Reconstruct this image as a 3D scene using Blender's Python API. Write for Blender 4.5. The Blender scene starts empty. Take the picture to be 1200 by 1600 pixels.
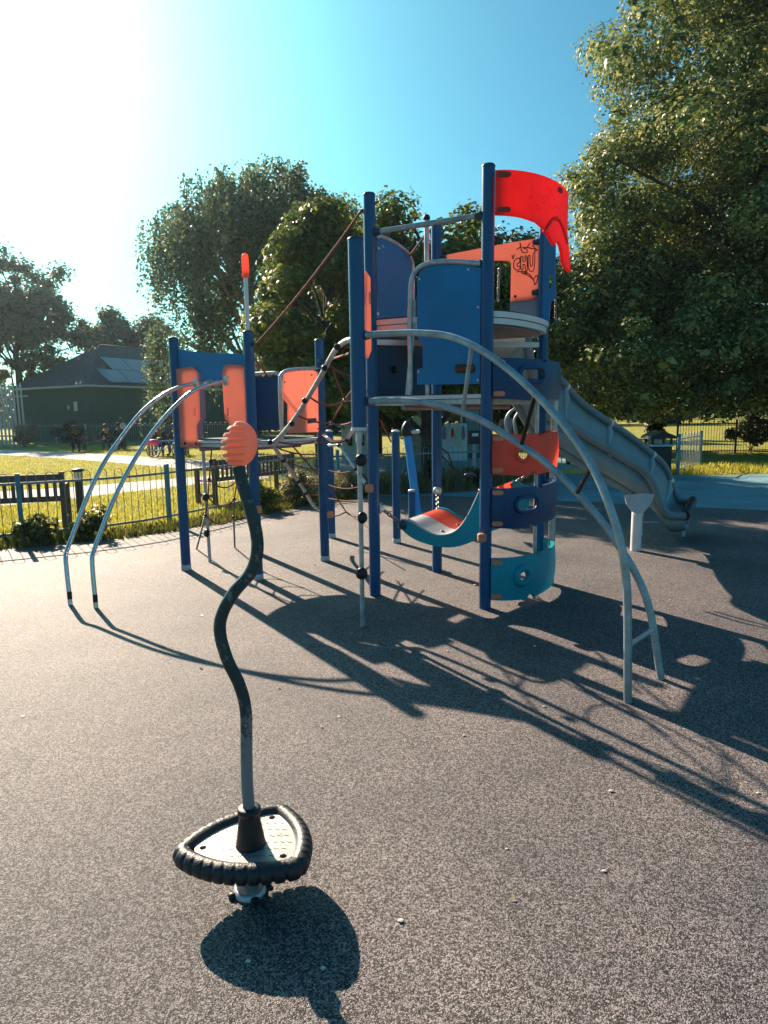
import bpy, bmesh, math, random
import numpy as np
from mathutils import Vector, Matrix, noise, geometry
R = math.radians
random.seed(7); rng = np.random.default_rng(7)
S = bpy.context.scene; COL = S.collection
# ------------------------------------------------------------------ camera
F, H, P, ROLL = 1060.0, 1.66, math.atan(155/1060.0), 0.0136     # pixels of the 1200x1600 photo, metres, radians
cam = bpy.data.objects.new('camera', bpy.data.cameras.new('camera')); COL.objects.link(cam)
cam.data.sensor_fit = 'VERTICAL'; cam.data.sensor_height = 36; cam.data.lens = 36*F/1600
cam.data.clip_start = 0.05; cam.data.clip_end = 2000
cam.matrix_world = Matrix.Translation((0, 0, H)) @ Matrix.Rotation(math.pi/2-P, 4, 'X') @ Matrix.Rotation(-ROLL, 4, 'Z')
S.camera = cam
# ------------------------------------------------------------------ light
SUN_AZ, SUN_EL = R(-32.5), R(29.5)
w = bpy.data.worlds.new('World'); S.world = w; w.use_nodes = True
nt = w.node_tree; bg = nt.nodes['Background']
sky = nt.nodes.new('ShaderNodeTexSky'); sky.sky_type = 'NISHITA'; sky.sun_disc = False
sky.sun_elevation = SUN_EL; sky.sun_rotation = SUN_AZ; sky.air_density = 1.0; sky.dust_density = 2.2; sky.ozone_density = 1.0
tint = nt.nodes.new('ShaderNodeMix'); tint.data_type = 'RGBA'; tint.blend_type = 'MULTIPLY'; tint.inputs[0].default_value = 1
tint.inputs[7].default_value = (0.32, 0.90, 1.04, 1)
nt.links.new(sky.outputs[0], tint.inputs[6]); nt.links.new(tint.outputs[2], bg.inputs[0]); bg.inputs[1].default_value = 0.048
sd = bpy.data.lights.new('sun', 'SUN'); sd.energy = 5.0; sd.angle = R(0.5); sd.color = (1.0, 0.79, 0.60)
so = bpy.data.objects.new('sun', sd); COL.objects.link(so)
SUNDIR = Vector((-math.sin(SUN_AZ)*math.cos(SUN_EL), -math.cos(SUN_AZ)*math.cos(SUN_EL), -math.sin(SUN_EL)))
so.rotation_euler = SUNDIR.to_track_quat('-Z', 'Y').to_euler(); so.location = (-20, 30, 25)
S.view_settings.view_transform = 'Standard'; S.view_settings.look = 'None'; S.view_settings.gamma = 1
S.view_settings.exposure = 1.42; S.view_settings.use_curve_mapping = False
S.cycles.max_bounces = 6; S.cycles.transparent_max_bounces = 6
# ------------------------------------------------------------------ pixel -> place (measuring the photo)
def ray(px, py):
    x = (px-600)/F; y = (800-py)/F; c, s = math.cos(ROLL), math.sin(ROLL)
    xl = c*x+s*y; yl = -s*x+c*y; cp, sp = math.cos(P), math.sin(P)
    return Vector((xl, cp+yl*sp, -sp+yl*cp))
EYE = Vector((0, 0, H))
def at(px, py, Y): r = ray(px, py); return EYE+r*(Y/r.y)
def gr(px, py, z=0.0): r = ray(px, py); return EYE+r*((z-H)/r.z)
def pl(px, py, p, q):
    r = ray(px, py); nx, ny = -(q[1]-p[1]), q[0]-p[0]
    return EYE+r*((nx*p[0]+ny*p[1])/(nx*r.x+ny*r.y))
# ------------------------------------------------------------------ materials
def _nodes(name):
    m = bpy.data.materials.new(name); m.use_nodes = True; n = m.node_tree
    return m, n, n.nodes['Principled BSDF']
def mat(name, col, rough=0.5, metal=0.0, var=0.12, scale=6.0, bump=0.0, bscale=80.0, dirt=None, dscale=3.0, damt=0.5, trans=0.0, spec=0.5, streak=None):
    m, n, b = _nodes(name); N = n.nodes.new; Lk = n.links.new
    tc = N('ShaderNodeTexCoord'); no = N('ShaderNodeTexNoise'); no.inputs['Scale'].default_value = scale; no.inputs['Detail'].default_value = 5
    mp = N('ShaderNodeMapping'); Lk(tc.outputs['Object'], mp.inputs[0]); Lk(mp.outputs[0], no.inputs['Vector'])
    if streak: mp.inputs['Scale'].default_value = streak
    rp = N('ShaderNodeValToRGB'); rp.color_ramp.elements[0].position = 0.3; rp.color_ramp.elements[1].position = 0.7
    rp.color_ramp.elements[0].color = tuple(c*(1-var) for c in col)+(1,); rp.color_ramp.elements[1].color = tuple(min(1, c*(1+var)) for c in col)+(1,)
    Lk(no.outputs['Fac'], rp.inputs[0]); out = rp.outputs[0]
    if dirt:
        n2 = N('ShaderNodeTexNoise'); n2.inputs['Scale'].default_value = dscale; n2.inputs['Detail'].default_value = 8; n2.inputs['Roughness'].default_value = 0.7
        Lk(tc.outputs['Object'], n2.inputs['Vector'])
        r2 = N('ShaderNodeValToRGB'); r2.color_ramp.elements[0].position = 0.62-0.2*damt; r2.color_ramp.elements[1].position = 0.78-0.1*damt
        Lk(n2.outputs['Fac'], r2.inputs[0])
        mx = N('ShaderNodeMix'); mx.data_type = 'RGBA'; Lk(r2.outputs[0], mx.inputs[0]); Lk(out, mx.inputs[6]); mx.inputs[7].default_value = tuple(dirt)+(1,); out = mx.outputs[2]
    Lk(out, b.inputs['Base Color'])
    rr = N('ShaderNodeMapRange'); rr.inputs[3].default_value = max(0.05, rough-0.1); rr.inputs[4].default_value = min(1, rough+0.12); Lk(no.outputs['Fac'], rr.inputs[0]); Lk(rr.outputs[0], b.inputs['Roughness'])
    b.inputs['Metallic'].default_value = metal; b.inputs['Specular IOR Level'].default_value = spec
    if bump:
        n3 = N('ShaderNodeTexNoise'); n3.inputs['Scale'].default_value = bscale; n3.inputs['Detail'].default_value = 4; Lk(tc.outputs['Object'], n3.inputs['Vector'])
        bp = N('ShaderNodeBump'); bp.inputs['Strength'].default_value = bump; bp.inputs['Distance'].default_value = 0.01; Lk(n3.outputs['Fac'], bp.inputs['Height']); Lk(bp.outputs[0], b.inputs['Normal'])
    if trans:
        tr = N('ShaderNodeBsdfTranslucent'); Lk(out, tr.inputs['Color']); ms = N('ShaderNodeMixShader'); ms.inputs[0].default_value = trans
        Lk(b.outputs[0], ms.inputs[1]); Lk(tr.outputs[0], ms.inputs[2]); Lk(ms.outputs[0], n.nodes['Material Output'].inputs['Surface'])
    return m
def leaf_mat(name, cols, trans=0.4, rough=0.5, spec=0.4):
    m, n, b = _nodes(name); N = n.nodes.new; Lk = n.links.new
    g = N('ShaderNodeNewGeometry'); rp = N('ShaderNodeValToRGB'); cr = rp.color_ramp
    while len(cr.elements) < len(cols): cr.elements.new(0.5)
    for i, c in enumerate(cols): cr.elements[i].position = i/(len(cols)-1); cr.elements[i].color = tuple(c)+(1,)
    Lk(g.outputs['Random Per Island'], rp.inputs[0]); Lk(rp.outputs[0], b.inputs['Base Color']); b.inputs['Roughness'].default_value = rough; b.inputs['Specular IOR Level'].default_value = spec
    tr = N('ShaderNodeBsdfTranslucent'); Lk(rp.outputs[0], tr.inputs['Color']); ms = N('ShaderNodeMixShader'); ms.inputs[0].default_value = trans
    Lk(b.outputs[0], ms.inputs[1]); Lk(tr.outputs[0], ms.inputs[2]); Lk(ms.outputs[0], n.nodes['Material Output'].inputs['Surface'])
    return m
def rubber_mat():
    m, n, b = _nodes('wetpour_rubber'); N = n.nodes.new; Lk = n.links.new
    tc = N('ShaderNodeTexCoord')
    v = N('ShaderNodeTexVoronoi'); v.inputs['Scale'].default_value = 290; Lk(tc.outputs['Object'], v.inputs['Vector'])
    v2 = N('ShaderNodeTexVoronoi'); v2.inputs['Scale'].default_value = 125; Lk(tc.outputs['Object'], v2.inputs['Vector'])
    sp = N('ShaderNodeSeparateColor'); Lk(v.outputs['Color'], sp.inputs[0]); sp2 = N('ShaderNodeSeparateColor'); Lk(v2.outputs['Color'], sp2.inputs[0])
    ad = N('ShaderNodeMath'); ad.operation = 'MULTIPLY_ADD'; Lk(sp.outputs[0], ad.inputs[0]); ad.inputs[1].default_value = 0.65
    m2 = N('ShaderNodeMath'); m2.operation = 'MULTIPLY'; Lk(sp2.outputs[0], m2.inputs[0]); m2.inputs[1].default_value = 0.35; Lk(m2.outputs[0], ad.inputs[2])
    rp = N('ShaderNodeValToRGB'); cr = rp.color_ramp; cr.elements[0].position = 0.28; cr.elements[0].color = (0.004, 0.0045, 0.006, 1)
    cr.elements[1].position = 0.74; cr.elements[1].color = (0.335, 0.318, 0.335, 1); e = cr.elements.new(0.5); e.color = (0.066, 0.063, 0.067, 1)
    Lk(ad.outputs[0], rp.inputs[0])
    big = N('ShaderNodeTexNoise'); big.inputs['Scale'].default_value = 0.8; big.inputs['Detail'].default_value = 7; big.inputs['Roughness'].default_value = 0.62; Lk(tc.outputs['Object'], big.inputs['Vector'])
    rb = N('ShaderNodeValToRGB'); rb.color_ramp.elements[0].position = 0.3; rb.color_ramp.elements[0].color = (0.50, 0.52, 0.57, 1); rb.color_ramp.elements[1].position = 0.68; rb.color_ramp.elements[1].color = (1.14, 1.05, 0.98, 1)
    Lk(big.outputs['Fac'], rb.inputs[0])
    mx = N('ShaderNodeMix'); mx.data_type = 'RGBA'; mx.blend_type = 'MULTIPLY'; mx.inputs[0].default_value = 1; Lk(rp.outputs[0], mx.inputs[6]); Lk(rb.outputs[0], mx.inputs[7]); Lk(mx.outputs[2], b.inputs['Base Color'])
    b.inputs['Roughness'].default_value = 0.62; b.inputs['Specular IOR Level'].default_value = 0.3
    bp = N('ShaderNodeBump'); bp.inputs['Strength'].default_value = 0.8; bp.inputs['Distance'].default_value = 0.004; bp.invert = True; Lk(v.outputs['Distance'], bp.inputs['Height']); Lk(bp.outputs[0], b.inputs['Normal'])
    return m
def grass_mat(name, cols, scale=1.2):
    m, n, b = _nodes(name); N = n.nodes.new; Lk = n.links.new
    tc = N('ShaderNodeTexCoord'); a = N('ShaderNodeTexNoise'); a.inputs['Scale'].default_value = scale; a.inputs['Detail'].default_value = 10; a.inputs['Roughness'].default_value = 0.75; Lk(tc.outputs['Object'], a.inputs['Vector'])
    rp = N('ShaderNodeValToRGB'); cr = rp.color_ramp
    while len(cr.elements) < len(cols): cr.elements.new(0.5)
    for i, c in enumerate(cols): cr.elements[i].position = 0.32+0.36*i/(len(cols)-1); cr.elements[i].color = tuple(c)+(1,)
    Lk(a.outputs['Fac'], rp.inputs[0]); Lk(rp.outputs[0], b.inputs['Base Color']); b.inputs['Roughness'].default_value = 0.9; b.inputs['Specular IOR Level'].default_value = 0.2
    f = N('ShaderNodeTexNoise'); f.inputs['Scale'].default_value = 30; f.inputs['Detail'].default_value = 6; Lk(tc.outputs['Object'], f.inputs['Vector'])
    bp = N('ShaderNodeBump'); bp.inputs['Strength'].default_value = 0.9; bp.inputs['Distance'].default_value = 0.05; Lk(f.outputs['Fac'], bp.inputs['Height']); Lk(bp.outputs[0], b.inputs['Normal'])
    return m
M = {}
M['rubber'] = rubber_mat()
M['tarmac'] = mat('pale_tarmac', (0.12, 0.25, 0.295), 0.85, 0, 0.25, 0.8, 0.4, 120, dirt=(0.07, 0.13, 0.15), dscale=1.3, damt=0.4)
M['path'] = mat('path_tarmac', (0.42, 0.38, 0.35), 0.9, 0, 0.15, 2, 0.3, 90)
M['lawn'] = grass_mat('lawn_turf', [(0.11, 0.12, 0.016), (0.26, 0.25, 0.035), (0.42, 0.36, 0.08)])
M['blue'] = mat('blue_powder_coat', (0.0, 0.080, 0.215), 0.36, 0, 0.10, 3, 0.05, 60, dirt=(0.01, 0.12, 0.28), dscale=9, damt=-0.3)
M['blue_panel'] = mat('blue_board', (0.0, 0.20, 0.46), 0.45, 0, 0.12, 2.5, 0.04, 90, dirt=(0.03, 0.26, 0.50), dscale=7, damt=0.2)
M['navy'] = mat('navy_plastic', (0.001, 0.052, 0.15), 0.45, 0, 0.10, 3, 0.12, 70)
M['teal'] = mat('teal_plastic', (0.008, 0.40, 0.50), 0.45, 0, 0.10, 3, 0.12, 70, trans=0.3)
M['orange'] = mat('orange_board', (0.82, 0.40, 0.31), 0.5, 0, 0.06, 3, 0.05, 90, dirt=(0.70, 0.33, 0.26), dscale=4, damt=0.0, trans=0.6)
M['red'] = mat('red_moulded_plastic', (0.88, 0.03, 0.014), 0.42, 0, 0.08, 3, 0.15, 60, dirt=(0.75, 0.06, 0.035), dscale=4, damt=0.1, trans=0.42)
M['coral'] = mat('coral_moulded_plastic', (0.97, 0.28, 0.20), 0.45, 0, 0.05, 3, 0.12, 60, trans=0.72)
M['peach'] = mat('peach_cap_plastic', (0.75, 0.25, 0.13), 0.5)
M['steel'] = mat('galvanised_steel', (0.50, 0.52, 0.53), 0.42, 0.75, 0.25, 14, 0.08, 60, dirt=(0.30, 0.32, 0.34), dscale=22, damt=0.4)
M['galv_teal'] = mat('weathered_zinc', (0.34, 0.42, 0.44), 0.45, 0.6, 0.25, 12, 0.1, 60, dirt=(0.62, 0.66, 0.66), dscale=30, damt=0.15)
M['inox'] = mat('stainless_tube', (0.62, 0.62, 0.62), 0.25, 0.9, 0.08, 8)
M['alu'] = mat('aluminium_edge', (0.72, 0.71, 0.70), 0.45, 0.3, 0.06, 8)
M['black'] = mat('black_plastic', (0.012, 0.012, 0.014), 0.45, 0, 0.2, 5)
M['dkteal'] = mat('dark_teal_fitting', (0.010, 0.045, 0.075), 0.4, 0, 0.1, 5)
M['rope'] = mat('red_rope', (0.24, 0.06, 0.045), 0.8, 0, 0.35, 60, 0.6, 300)
M['slide'] = mat('grey_slide_plastic', (0.22, 0.29, 0.30), 0.5, 0, 0.12, 3, 0.25, 160)
M['slide_rail'] = mat('grey_slide_rail', (0.16, 0.22, 0.23), 0.42, 0, 0.10, 4, 0.2, 150)
M['slide_lip'] = mat('pale_slide_lip', (0.33, 0.42, 0.43), 0.45, 0, 0.1, 4, 0.2, 150)
M['plate'] = mat('pale_plate', (0.45, 0.52, 0.55), 0.5, 0, 0.1, 6, dirt=(0.3, 0.22, 0.18), dscale=30, damt=-0.4)
M['deckgrey'] = mat('deck_underside', (0.25, 0.22, 0.21), 0.7, 0, 0.15, 4)
M['seatgrey'] = mat('grey_seat_rubber', (0.42, 0.45, 0.48), 0.6, 0, 0.12, 5)
M['chain'] = mat('zinc_chain', (0.30, 0.28, 0.26), 0.4, 0.8, 0.25, 30)
M['spin_pole'] = mat('chipped_green_black_paint', (0.016, 0.045, 0.050), 0.42, 0.2, 0.3, 8, 0.15, 40, dirt=(0.34, 0.36, 0.36), dscale=30, damt=0.28)
def worn_pole():
    m = M['spin_pole']; n = m.node_tree; N = n.nodes.new; Lk = n.links.new; b = n.nodes['Principled BSDF']; src = b.inputs['Base Color'].links[0].from_socket
    tc = N('ShaderNodeTexCoord'); sx = N('ShaderNodeSeparateXYZ'); Lk(tc.outputs['Object'], sx.inputs[0]); mr = N('ShaderNodeMapRange'); mr.inputs[1].default_value = 0.95; mr.inputs[2].default_value = 0.30; mr.inputs[3].default_value = -0.22; mr.inputs[4].default_value = 0.42; Lk(sx.outputs[2], mr.inputs[0])
    no = N('ShaderNodeTexNoise'); no.inputs['Scale'].default_value = 34; no.inputs['Detail'].default_value = 8; no.inputs['Roughness'].default_value = 0.7; Lk(tc.outputs['Object'], no.inputs['Vector'])
    ad = N('ShaderNodeMath'); Lk(no.outputs['Fac'], ad.inputs[0]); Lk(mr.outputs[0], ad.inputs[1]); rp = N('ShaderNodeValToRGB'); rp.color_ramp.elements[0].position = 0.56; rp.color_ramp.elements[1].position = 0.66; Lk(ad.outputs[0], rp.inputs[0])
    mx = N('ShaderNodeMix'); mx.data_type = 'RGBA'; Lk(rp.outputs[0], mx.inputs[0]); Lk(src, mx.inputs[6]); mx.inputs[7].default_value = (0.20, 0.24, 0.25, 1); Lk(mx.outputs[2], b.inputs['Base Color'])
worn_pole()
M['hand'] = mat('orange_handgrip_plastic', (0.84, 0.40, 0.28), 0.42, 0, 0.08, 8, 0.1, 60, dirt=(0.55, 0.10, 0.04), dscale=9, damt=-0.2, trans=0.42)
M['tyre'] = mat('black_tyre_rubber', (0.022, 0.023, 0.026), 0.42, 0, 0.25, 12, 0.25, 120)
M['tread'] = mat('worn_tread_plate', (0.30, 0.29, 0.27), 0.36, 0.35, 0.25, 14, 0.25, 160, dirt=(0.12, 0.11, 0.10), dscale=16, damt=0.2)
M['wood'] = mat('weathered_bench_wood', (0.10, 0.08, 0.065), 0.75, 0, 0.4, 6, 0.5, 40, streak=(12, 1, 1))
M['fence'] = mat('grey_green_fence_paint', (0.20, 0.25, 0.26), 0.5, 0.2, 0.2, 5)
M['fence_post'] = mat('turquoise_fence_paint', (0.06, 0.23, 0.30), 0.5, 0, 0.15, 5)
M['fence_pale'] = mat('pale_fence_paint', (0.40, 0.46, 0.48), 0.5, 0, 0.15, 5)
M['fence_dark'] = mat('dark_railing_paint', (0.02, 0.022, 0.022), 0.5)
M['yellow'] = mat('yellow_gate_paint', (0.75, 0.40, 0.05), 0.45, 0, 0.08, 5)
M['hutwall'] = mat('green_hut_cladding', (0.002, 0.095, 0.085), 0.55, 0, 0.2, 2, streak=(4, 4, 0.3))
M['roof'] = mat('dark_shingle', (0.030, 0.055, 0.062), 0.8, 0, 0.5, 4, 0.8, 14, dirt=(0.11, 0.11, 0.085), dscale=0.7, damt=0.05)
M['solar'] = mat('solar_glass', (0.03, 0.09, 0.13), 0.15, 0, 0.1, 2, spec=0.9)
M['white'] = mat('white_paint', (0.75, 0.73, 0.70), 0.5, 0, 0.05, 5)
M['cream'] = mat('cream_paint', (0.62, 0.56, 0.44), 0.6, 0, 0.08, 3)
M['tan'] = mat('tan_planks', (0.42, 0.30, 0.20), 0.7, 0, 0.25, 4, streak=(0.4, 1, 6))
M['bark'] = mat('tree_bark', (0.055, 0.042, 0.032), 0.9, 0, 0.4, 5, 0.9, 18)
M['birchbark'] = mat('birch_bark', (0.28, 0.26, 0.24), 0.8, 0, 0.4, 4, 0.6, 14, dirt=(0.03, 0.03, 0.03), dscale=5, damt=0.3)
M['skyblue'] = mat('light_blue_pole', (0.02, 0.30, 0.75), 0.4, 0, 0.06, 4)
M['pale_blue'] = mat('pale_blue_board', (0.14, 0.30, 0.40), 0.5)
M['lavender'] = mat('grey_lavender_board', (0.20, 0.20, 0.30), 0.5)
M['ink'] = mat('black_marker', (0.02, 0.012, 0.015), 0.6)
M['pink'] = mat('pink_fabric', (0.75, 0.08, 0.20), 0.6)
M['skin1'] = mat('skin_tan', (0.42, 0.24, 0.16), 0.55); M['skin2'] = mat('skin_brown', (0.16, 0.085, 0.055), 0.55)
M['cl_dark'] = mat('dark_cloth', (0.014, 0.016, 0.020), 0.85); M['cl_jean'] = mat('denim', (0.045, 0.075, 0.13), 0.85)
M['cl_white'] = mat('white_cloth', (0.62, 0.62, 0.62), 0.85); M['cl_turq'] = mat('turquoise_cloth', (0.03, 0.36, 0.42), 0.85)
M['cl_pink'] = mat('dusty_pink_cloth', (0.45, 0.28, 0.27), 0.85); M['hair'] = mat('dark_hair', (0.012, 0.010, 0.009), 0.6); M['cl_yel'] = mat('pale_yellow_cloth', (0.66, 0.64, 0.40), 0.85)
M['stone'] = mat('white_stone', (0.6, 0.55, 0.5), 0.8)
# ------------------------------------------------------------------ mesh builder
def catmull(pts, n=8):
    pts = [Vector(p) for p in pts]
    if len(pts) < 3: return pts
    out = []; P_ = [2*pts[0]-pts[1]]+pts+[2*pts[-1]-pts[-2]]
    for i in range(1, len(P_)-2):
        a, b, c, d = P_[i-1:i+3]
        for k in range(n):
            t = k/n
            out.append(0.5*((2*b)+(c-a)*t+(2*a-5*b+4*c-d)*t*t+(3*b-a-3*c+d)*t**3))
    out.append(pts[-1]); return out
class MB:
    def __init__(s): s.v = []; s.f = []; s.sm = []
    def add(s, vs, fs, smooth=False):
        o = len(s.v); s.v += [tuple(x) for x in vs]; s.f += [tuple(i+o for i in f) for f in fs]; s.sm += [smooth]*len(fs); return s
    def tube(s, pts, r, seg=12, n=0, cap=True):
        pts = catmull(pts, n) if n else [Vector(p) for p in pts]
        rs = r if isinstance(r, (list, tuple)) else [r]*len(pts)
        if len(rs) != len(pts): rs = [float(np.interp(i/(len(pts)-1), np.linspace(0, 1, len(rs)), rs)) for i in range(len(pts))]
        vs = []; fs = []; N_ = None
        for i, p in enumerate(pts):
            t = (pts[min(i+1, len(pts)-1)]-pts[max(i-1, 0)]).normalized()
            if N_ is None: N_ = t.orthogonal().normalized()
            else: N_ = (N_-t*N_.dot(t)).normalized()
            B_ = t.cross(N_)
            for k in range(seg):
                a = 2*math.pi*k/seg; vs.append(p+(N_*math.cos(a)+B_*math.sin(a))*rs[i])
        for i in range(len(pts)-1):
            for k in range(seg): k2 = (k+1) % seg; fs.append((i*seg+k, i*seg+k2, (i+1)*seg+k2, (i+1)*seg+k))
        s.add(vs, fs, True)
        if cap:
            L_ = len(pts)-1; s.add(vs[:seg], [tuple(reversed(range(seg)))]); s.add(vs[L_*seg:], [tuple(range(seg))])
        return s
    def lathe(s, c, prof, seg=24, axis=(0, 0, 1), smooth=True):
        c = Vector(c); ax = Vector(axis).normalized(); n = ax.orthogonal().normalized(); b = ax.cross(n); vs = []; fs = []
        for (r, z) in prof:
            for k in range(seg): a = 2*math.pi*k/seg; vs.append(c+ax*z+(n*math.cos(a)+b*math.sin(a))*r)
        for i in range(len(prof)-1):
            for k in range(seg): k2 = (k+1) % seg; fs.append((i*seg+k, i*seg+k2, (i+1)*seg+k2, (i+1)*seg+k))
        s.add(vs, fs, smooth); s.add(vs[:seg], [tuple(reversed(range(seg)))]); s.add(vs[-seg:], [tuple(range(seg))]); return s
    def ball(s, c, r, seg=14, rings=9, axis=(0, 0, 1)):
        if not isinstance(r, (tuple, list)): r = (r, r, r)
        prof = [(max(1e-4, math.sin(math.pi*i/rings)), -math.cos(math.pi*i/rings)) for i in range(rings+1)]
        vs = []; fs = []
        for (q, z) in prof:
            for k in range(seg): a = 2*math.pi*k/seg; vs.append(Vector(c)+Vector((q*math.cos(a)*r[0], q*math.sin(a)*r[1], z*r[2])))
        for i in range(rings):
            for k in range(seg): k2 = (k+1) % seg; fs.append((i*seg+k, i*seg+k2, (i+1)*seg+k2, (i+1)*seg+k))
        return s.add(vs, fs, True)
    def box(s, c, sx, sy, sz, u=(1, 0, 0), v=None, bev=0.0):
        c = Vector(c); u = Vector(u).normalized(); v = Vector((-u.y, u.x, 0)) if v is None else Vector(v).normalized(); n = u.cross(v)
        if bev <= 0:
            vs = [c+u*(sx/2*a)+v*(sy/2*b)+n*(sz/2*d) for d in (-1, 1) for b in (-1, 1) for a in (-1, 1)]
            return s.add(vs, [(0, 2, 3, 1), (4, 5, 7, 6), (0, 1, 5, 4), (2, 6, 7, 3), (0, 4, 6, 2), (1, 3, 7, 5)])
        bm = bmesh.new(); bmesh.ops.create_cube(bm, size=1)
        for q in bm.verts: q.co = Vector((q.co.x*sx, q.co.y*sy, q.co.z*sz))
        bmesh.ops.bevel(bm, geom=bm.edges[:], offset=bev, segments=2, affect='EDGES', profile=0.5)
        bm.verts.index_update(); vs = [c+u*q.co.x+v*q.co.y+n*q.co.z for q in bm.verts]; fs = [tuple(q.index for q in f.verts) for f in bm.faces]; bm.free()
        return s.add(vs, fs)
    def prism(s, poly, ext):
        n = len(poly); vs = [Vector(p) for p in poly]+[Vector(p)+Vector(ext) for p in poly]
        return s.add(vs, [tuple(reversed(range(n))), tuple(range(n, 2*n))]+[(i, (i+1) % n, n+(i+1) % n, n+i) for i in range(n)])
    def chain(s, a, b, link=0.045, r=0.0055):
        a, b = Vector(a), Vector(b); L_ = (b-a).length; k = max(2, int(L_/(link*0.72))); t = (b-a).normalized(); n0 = t.orthogonal().normalized(); b0 = t.cross(n0)
        for i in range(k):
            c = a+(b-a)*((i+0.5)/k); sd_ = n0 if i % 2 else b0; pts = []
            for j in range(13):
                q = 2*math.pi*j/12; pts.append(c+t*(math.cos(q)*link*0.5)+sd_*(math.sin(q)*link*0.3))
            s.tube(pts, r, 6, cap=False)
        return s
    def build(s, name, m, parent=None, fix=True):
        me = bpy.data.meshes.new(name); me.from_pydata(s.v, [], s.f); me.polygons.foreach_set('use_smooth', s.sm)
        if fix:
            bm = bmesh.new(); bm.from_mesh(me); bmesh.ops.recalc_face_normals(bm, faces=bm.faces); bm.to_mesh(me); bm.free()
        for q in (m if isinstance(m, (list, tuple)) else [m]): me.materials.append(M[q] if isinstance(q, str) else q)
        o = bpy.data.objects.new(name, me); COL.objects.link(o)
        if parent is not None:
            o.parent = parent; bpy.context.view_layer.update(); o.matrix_parent_inverse = parent.matrix_world.inverted()
        return o
def empty(name, loc, label, cat, group=None):
    o = bpy.data.objects.new(name, None); o.empty_display_size = 0.2; o.location = loc; COL.objects.link(o); bpy.context.view_layer.update()
    return tag(o, label, cat, group)
def tag(o, label=None, cat=None, group=None, kind=None):
    if label: o['label'] = label
    if cat: o['category'] = cat
    if group: o['group'] = group
    if kind: o['kind'] = kind
    return o
def in_poly(p, poly):
    x, y = p; c = False; j = len(poly)-1
    for i in range(len(poly)):
        xi, yi = poly[i]; xj, yj = poly[j]
        if (yi > y) != (yj > y) and x < (xj-xi)*(y-yi)/(yj-yi)+xi: c = not c
        j = i
    return c
def sheet(mb, outline, holes, fn, thick, step):
    """a board cut to an outline with holes, laid through fn(s, z) -> (point, normal); thick metres deep"""
    loops = [outline]+holes; pts = []; edges = []
    for lp in loops:
        o = len(pts); q = []
        for i in range(len(lp)):
            a, b = Vector(lp[i]), Vector(lp[(i+1) % len(lp)]); k = max(1, int((b-a).length/step))
            for j in range(k): q.append(a+(b-a)*(j/k))
        pts += q; edges += [(o+i, o+(i+1) % len(q)) for i in range(len(q))]
    x0, x1 = min(p[0] for p in outline), max(p[0] for p in outline); y0, y1 = min(p[1] for p in outline), max(p[1] for p in outline)
    nb = len(pts); x = x0+step*0.5
    while x < x1:
        y = y0+step*0.5
        while y < y1:
            if in_poly((x, y), outline) and not any(in_poly((x, y), h) for h in holes):
                if all((Vector((x, y))-p).length > step*0.45 for p in pts[:nb]): pts.append(Vector((x, y)))
            y += step
        x += step
    vo, eo, fo, *_ = geometry.delaunay_2d_cdt(pts, edges, [], 0, 1e-6)
    fs = []
    for f in fo:
        c = sum((vo[i] for i in f), Vector((0, 0)))/len(f)
        if in_poly(c, outline) and not any(in_poly(c, h) for h in holes): fs.append(tuple(f))
    fr = []; bk = []
    for p in vo: q, n = fn(p[0], p[1]); fr.append(q+n*(thick/2)); bk.append(q-n*(thick/2))
    nv = len(vo); cnt = {}
    for f in fs:
        for i in range(len(f)): e = (f[i], f[(i+1) % len(f)]); cnt[tuple(sorted(e))] = cnt.get(tuple(sorted(e)), []) + [e]
    side = [(e[0][1], e[0][0], e[0][0]+nv, e[0][1]+nv) for e in cnt.values() if len(e) == 1]
    mb.add(fr+bk, fs+[tuple(i+nv for i in reversed(f)) for f in fs]+side, False); return mb
def flatfn(p, q):
    p3 = Vector((p[0], p[1], 0)); d = Vector((q[0]-p[0], q[1]-p[1], 0)).normalized(); n = Vector((d.y, -d.x, 0))
    return lambda s_, z: (p3+d*s_+Vector((0, 0, z)), n)
def px2(pxs, p, q):
    """pixel outline -> (s, z) on the upright plane through p and q"""
    d = Vector((q[0]-p[0], q[1]-p[1])).normalized(); out = []
    for a in pxs:
        w_ = pl(a[0], a[1], p, q); out.append((Vector((w_.x-p[0], w_.y-p[1])).dot(d), w_.z))
    return out
def board(name, pxs, p, q, thick, m, parent, holes=(), step=0.12):
    return sheet(MB(), px2(pxs, p, q), [px2(h, p, q) for h in holes], flatfn(p, q), thick, step).build(name, m, parent)
def off(p, q, d):
    """move the pair p, q sideways by d metres towards the camera side"""
    v = Vector((q[0]-p[0], q[1]-p[1])).normalized(); n = Vector((v.y, -v.x)); n = n if n.y < 0 else -n
    return (p[0]+n.x*d, p[1]+n.y*d), (q[0]+n.x*d, q[1]+n.y*d)
def caps(cx, cy, w_, h_, n=8):
    """stadium outline"""
    r = min(w_, h_)/2; out = []
    for i in range(2*n+2):
        a = math.pi*i/n-math.pi/2 if i <= n else math.pi*(i-1)/n-math.pi/2
        ox, oy = ((w_/2-r) if w_ > h_ else 0), ((h_/2-r) if h_ >= w_ else 0)
        sx = ox if math.cos(a) > 1e-6 or (abs(math.cos(a)) < 1e-6 and i in (0, n)) else -ox
        if w_ <= h_: a = a+math.pi/2; sy = oy if i <= n else -oy; out.append((cx+r*math.cos(a), cy+sy+r*math.sin(a)))
        else: sx = ox if i <= n else -ox; out.append((cx+sx+r*math.cos(a), cy+r*math.sin(a)))
    return out
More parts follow.
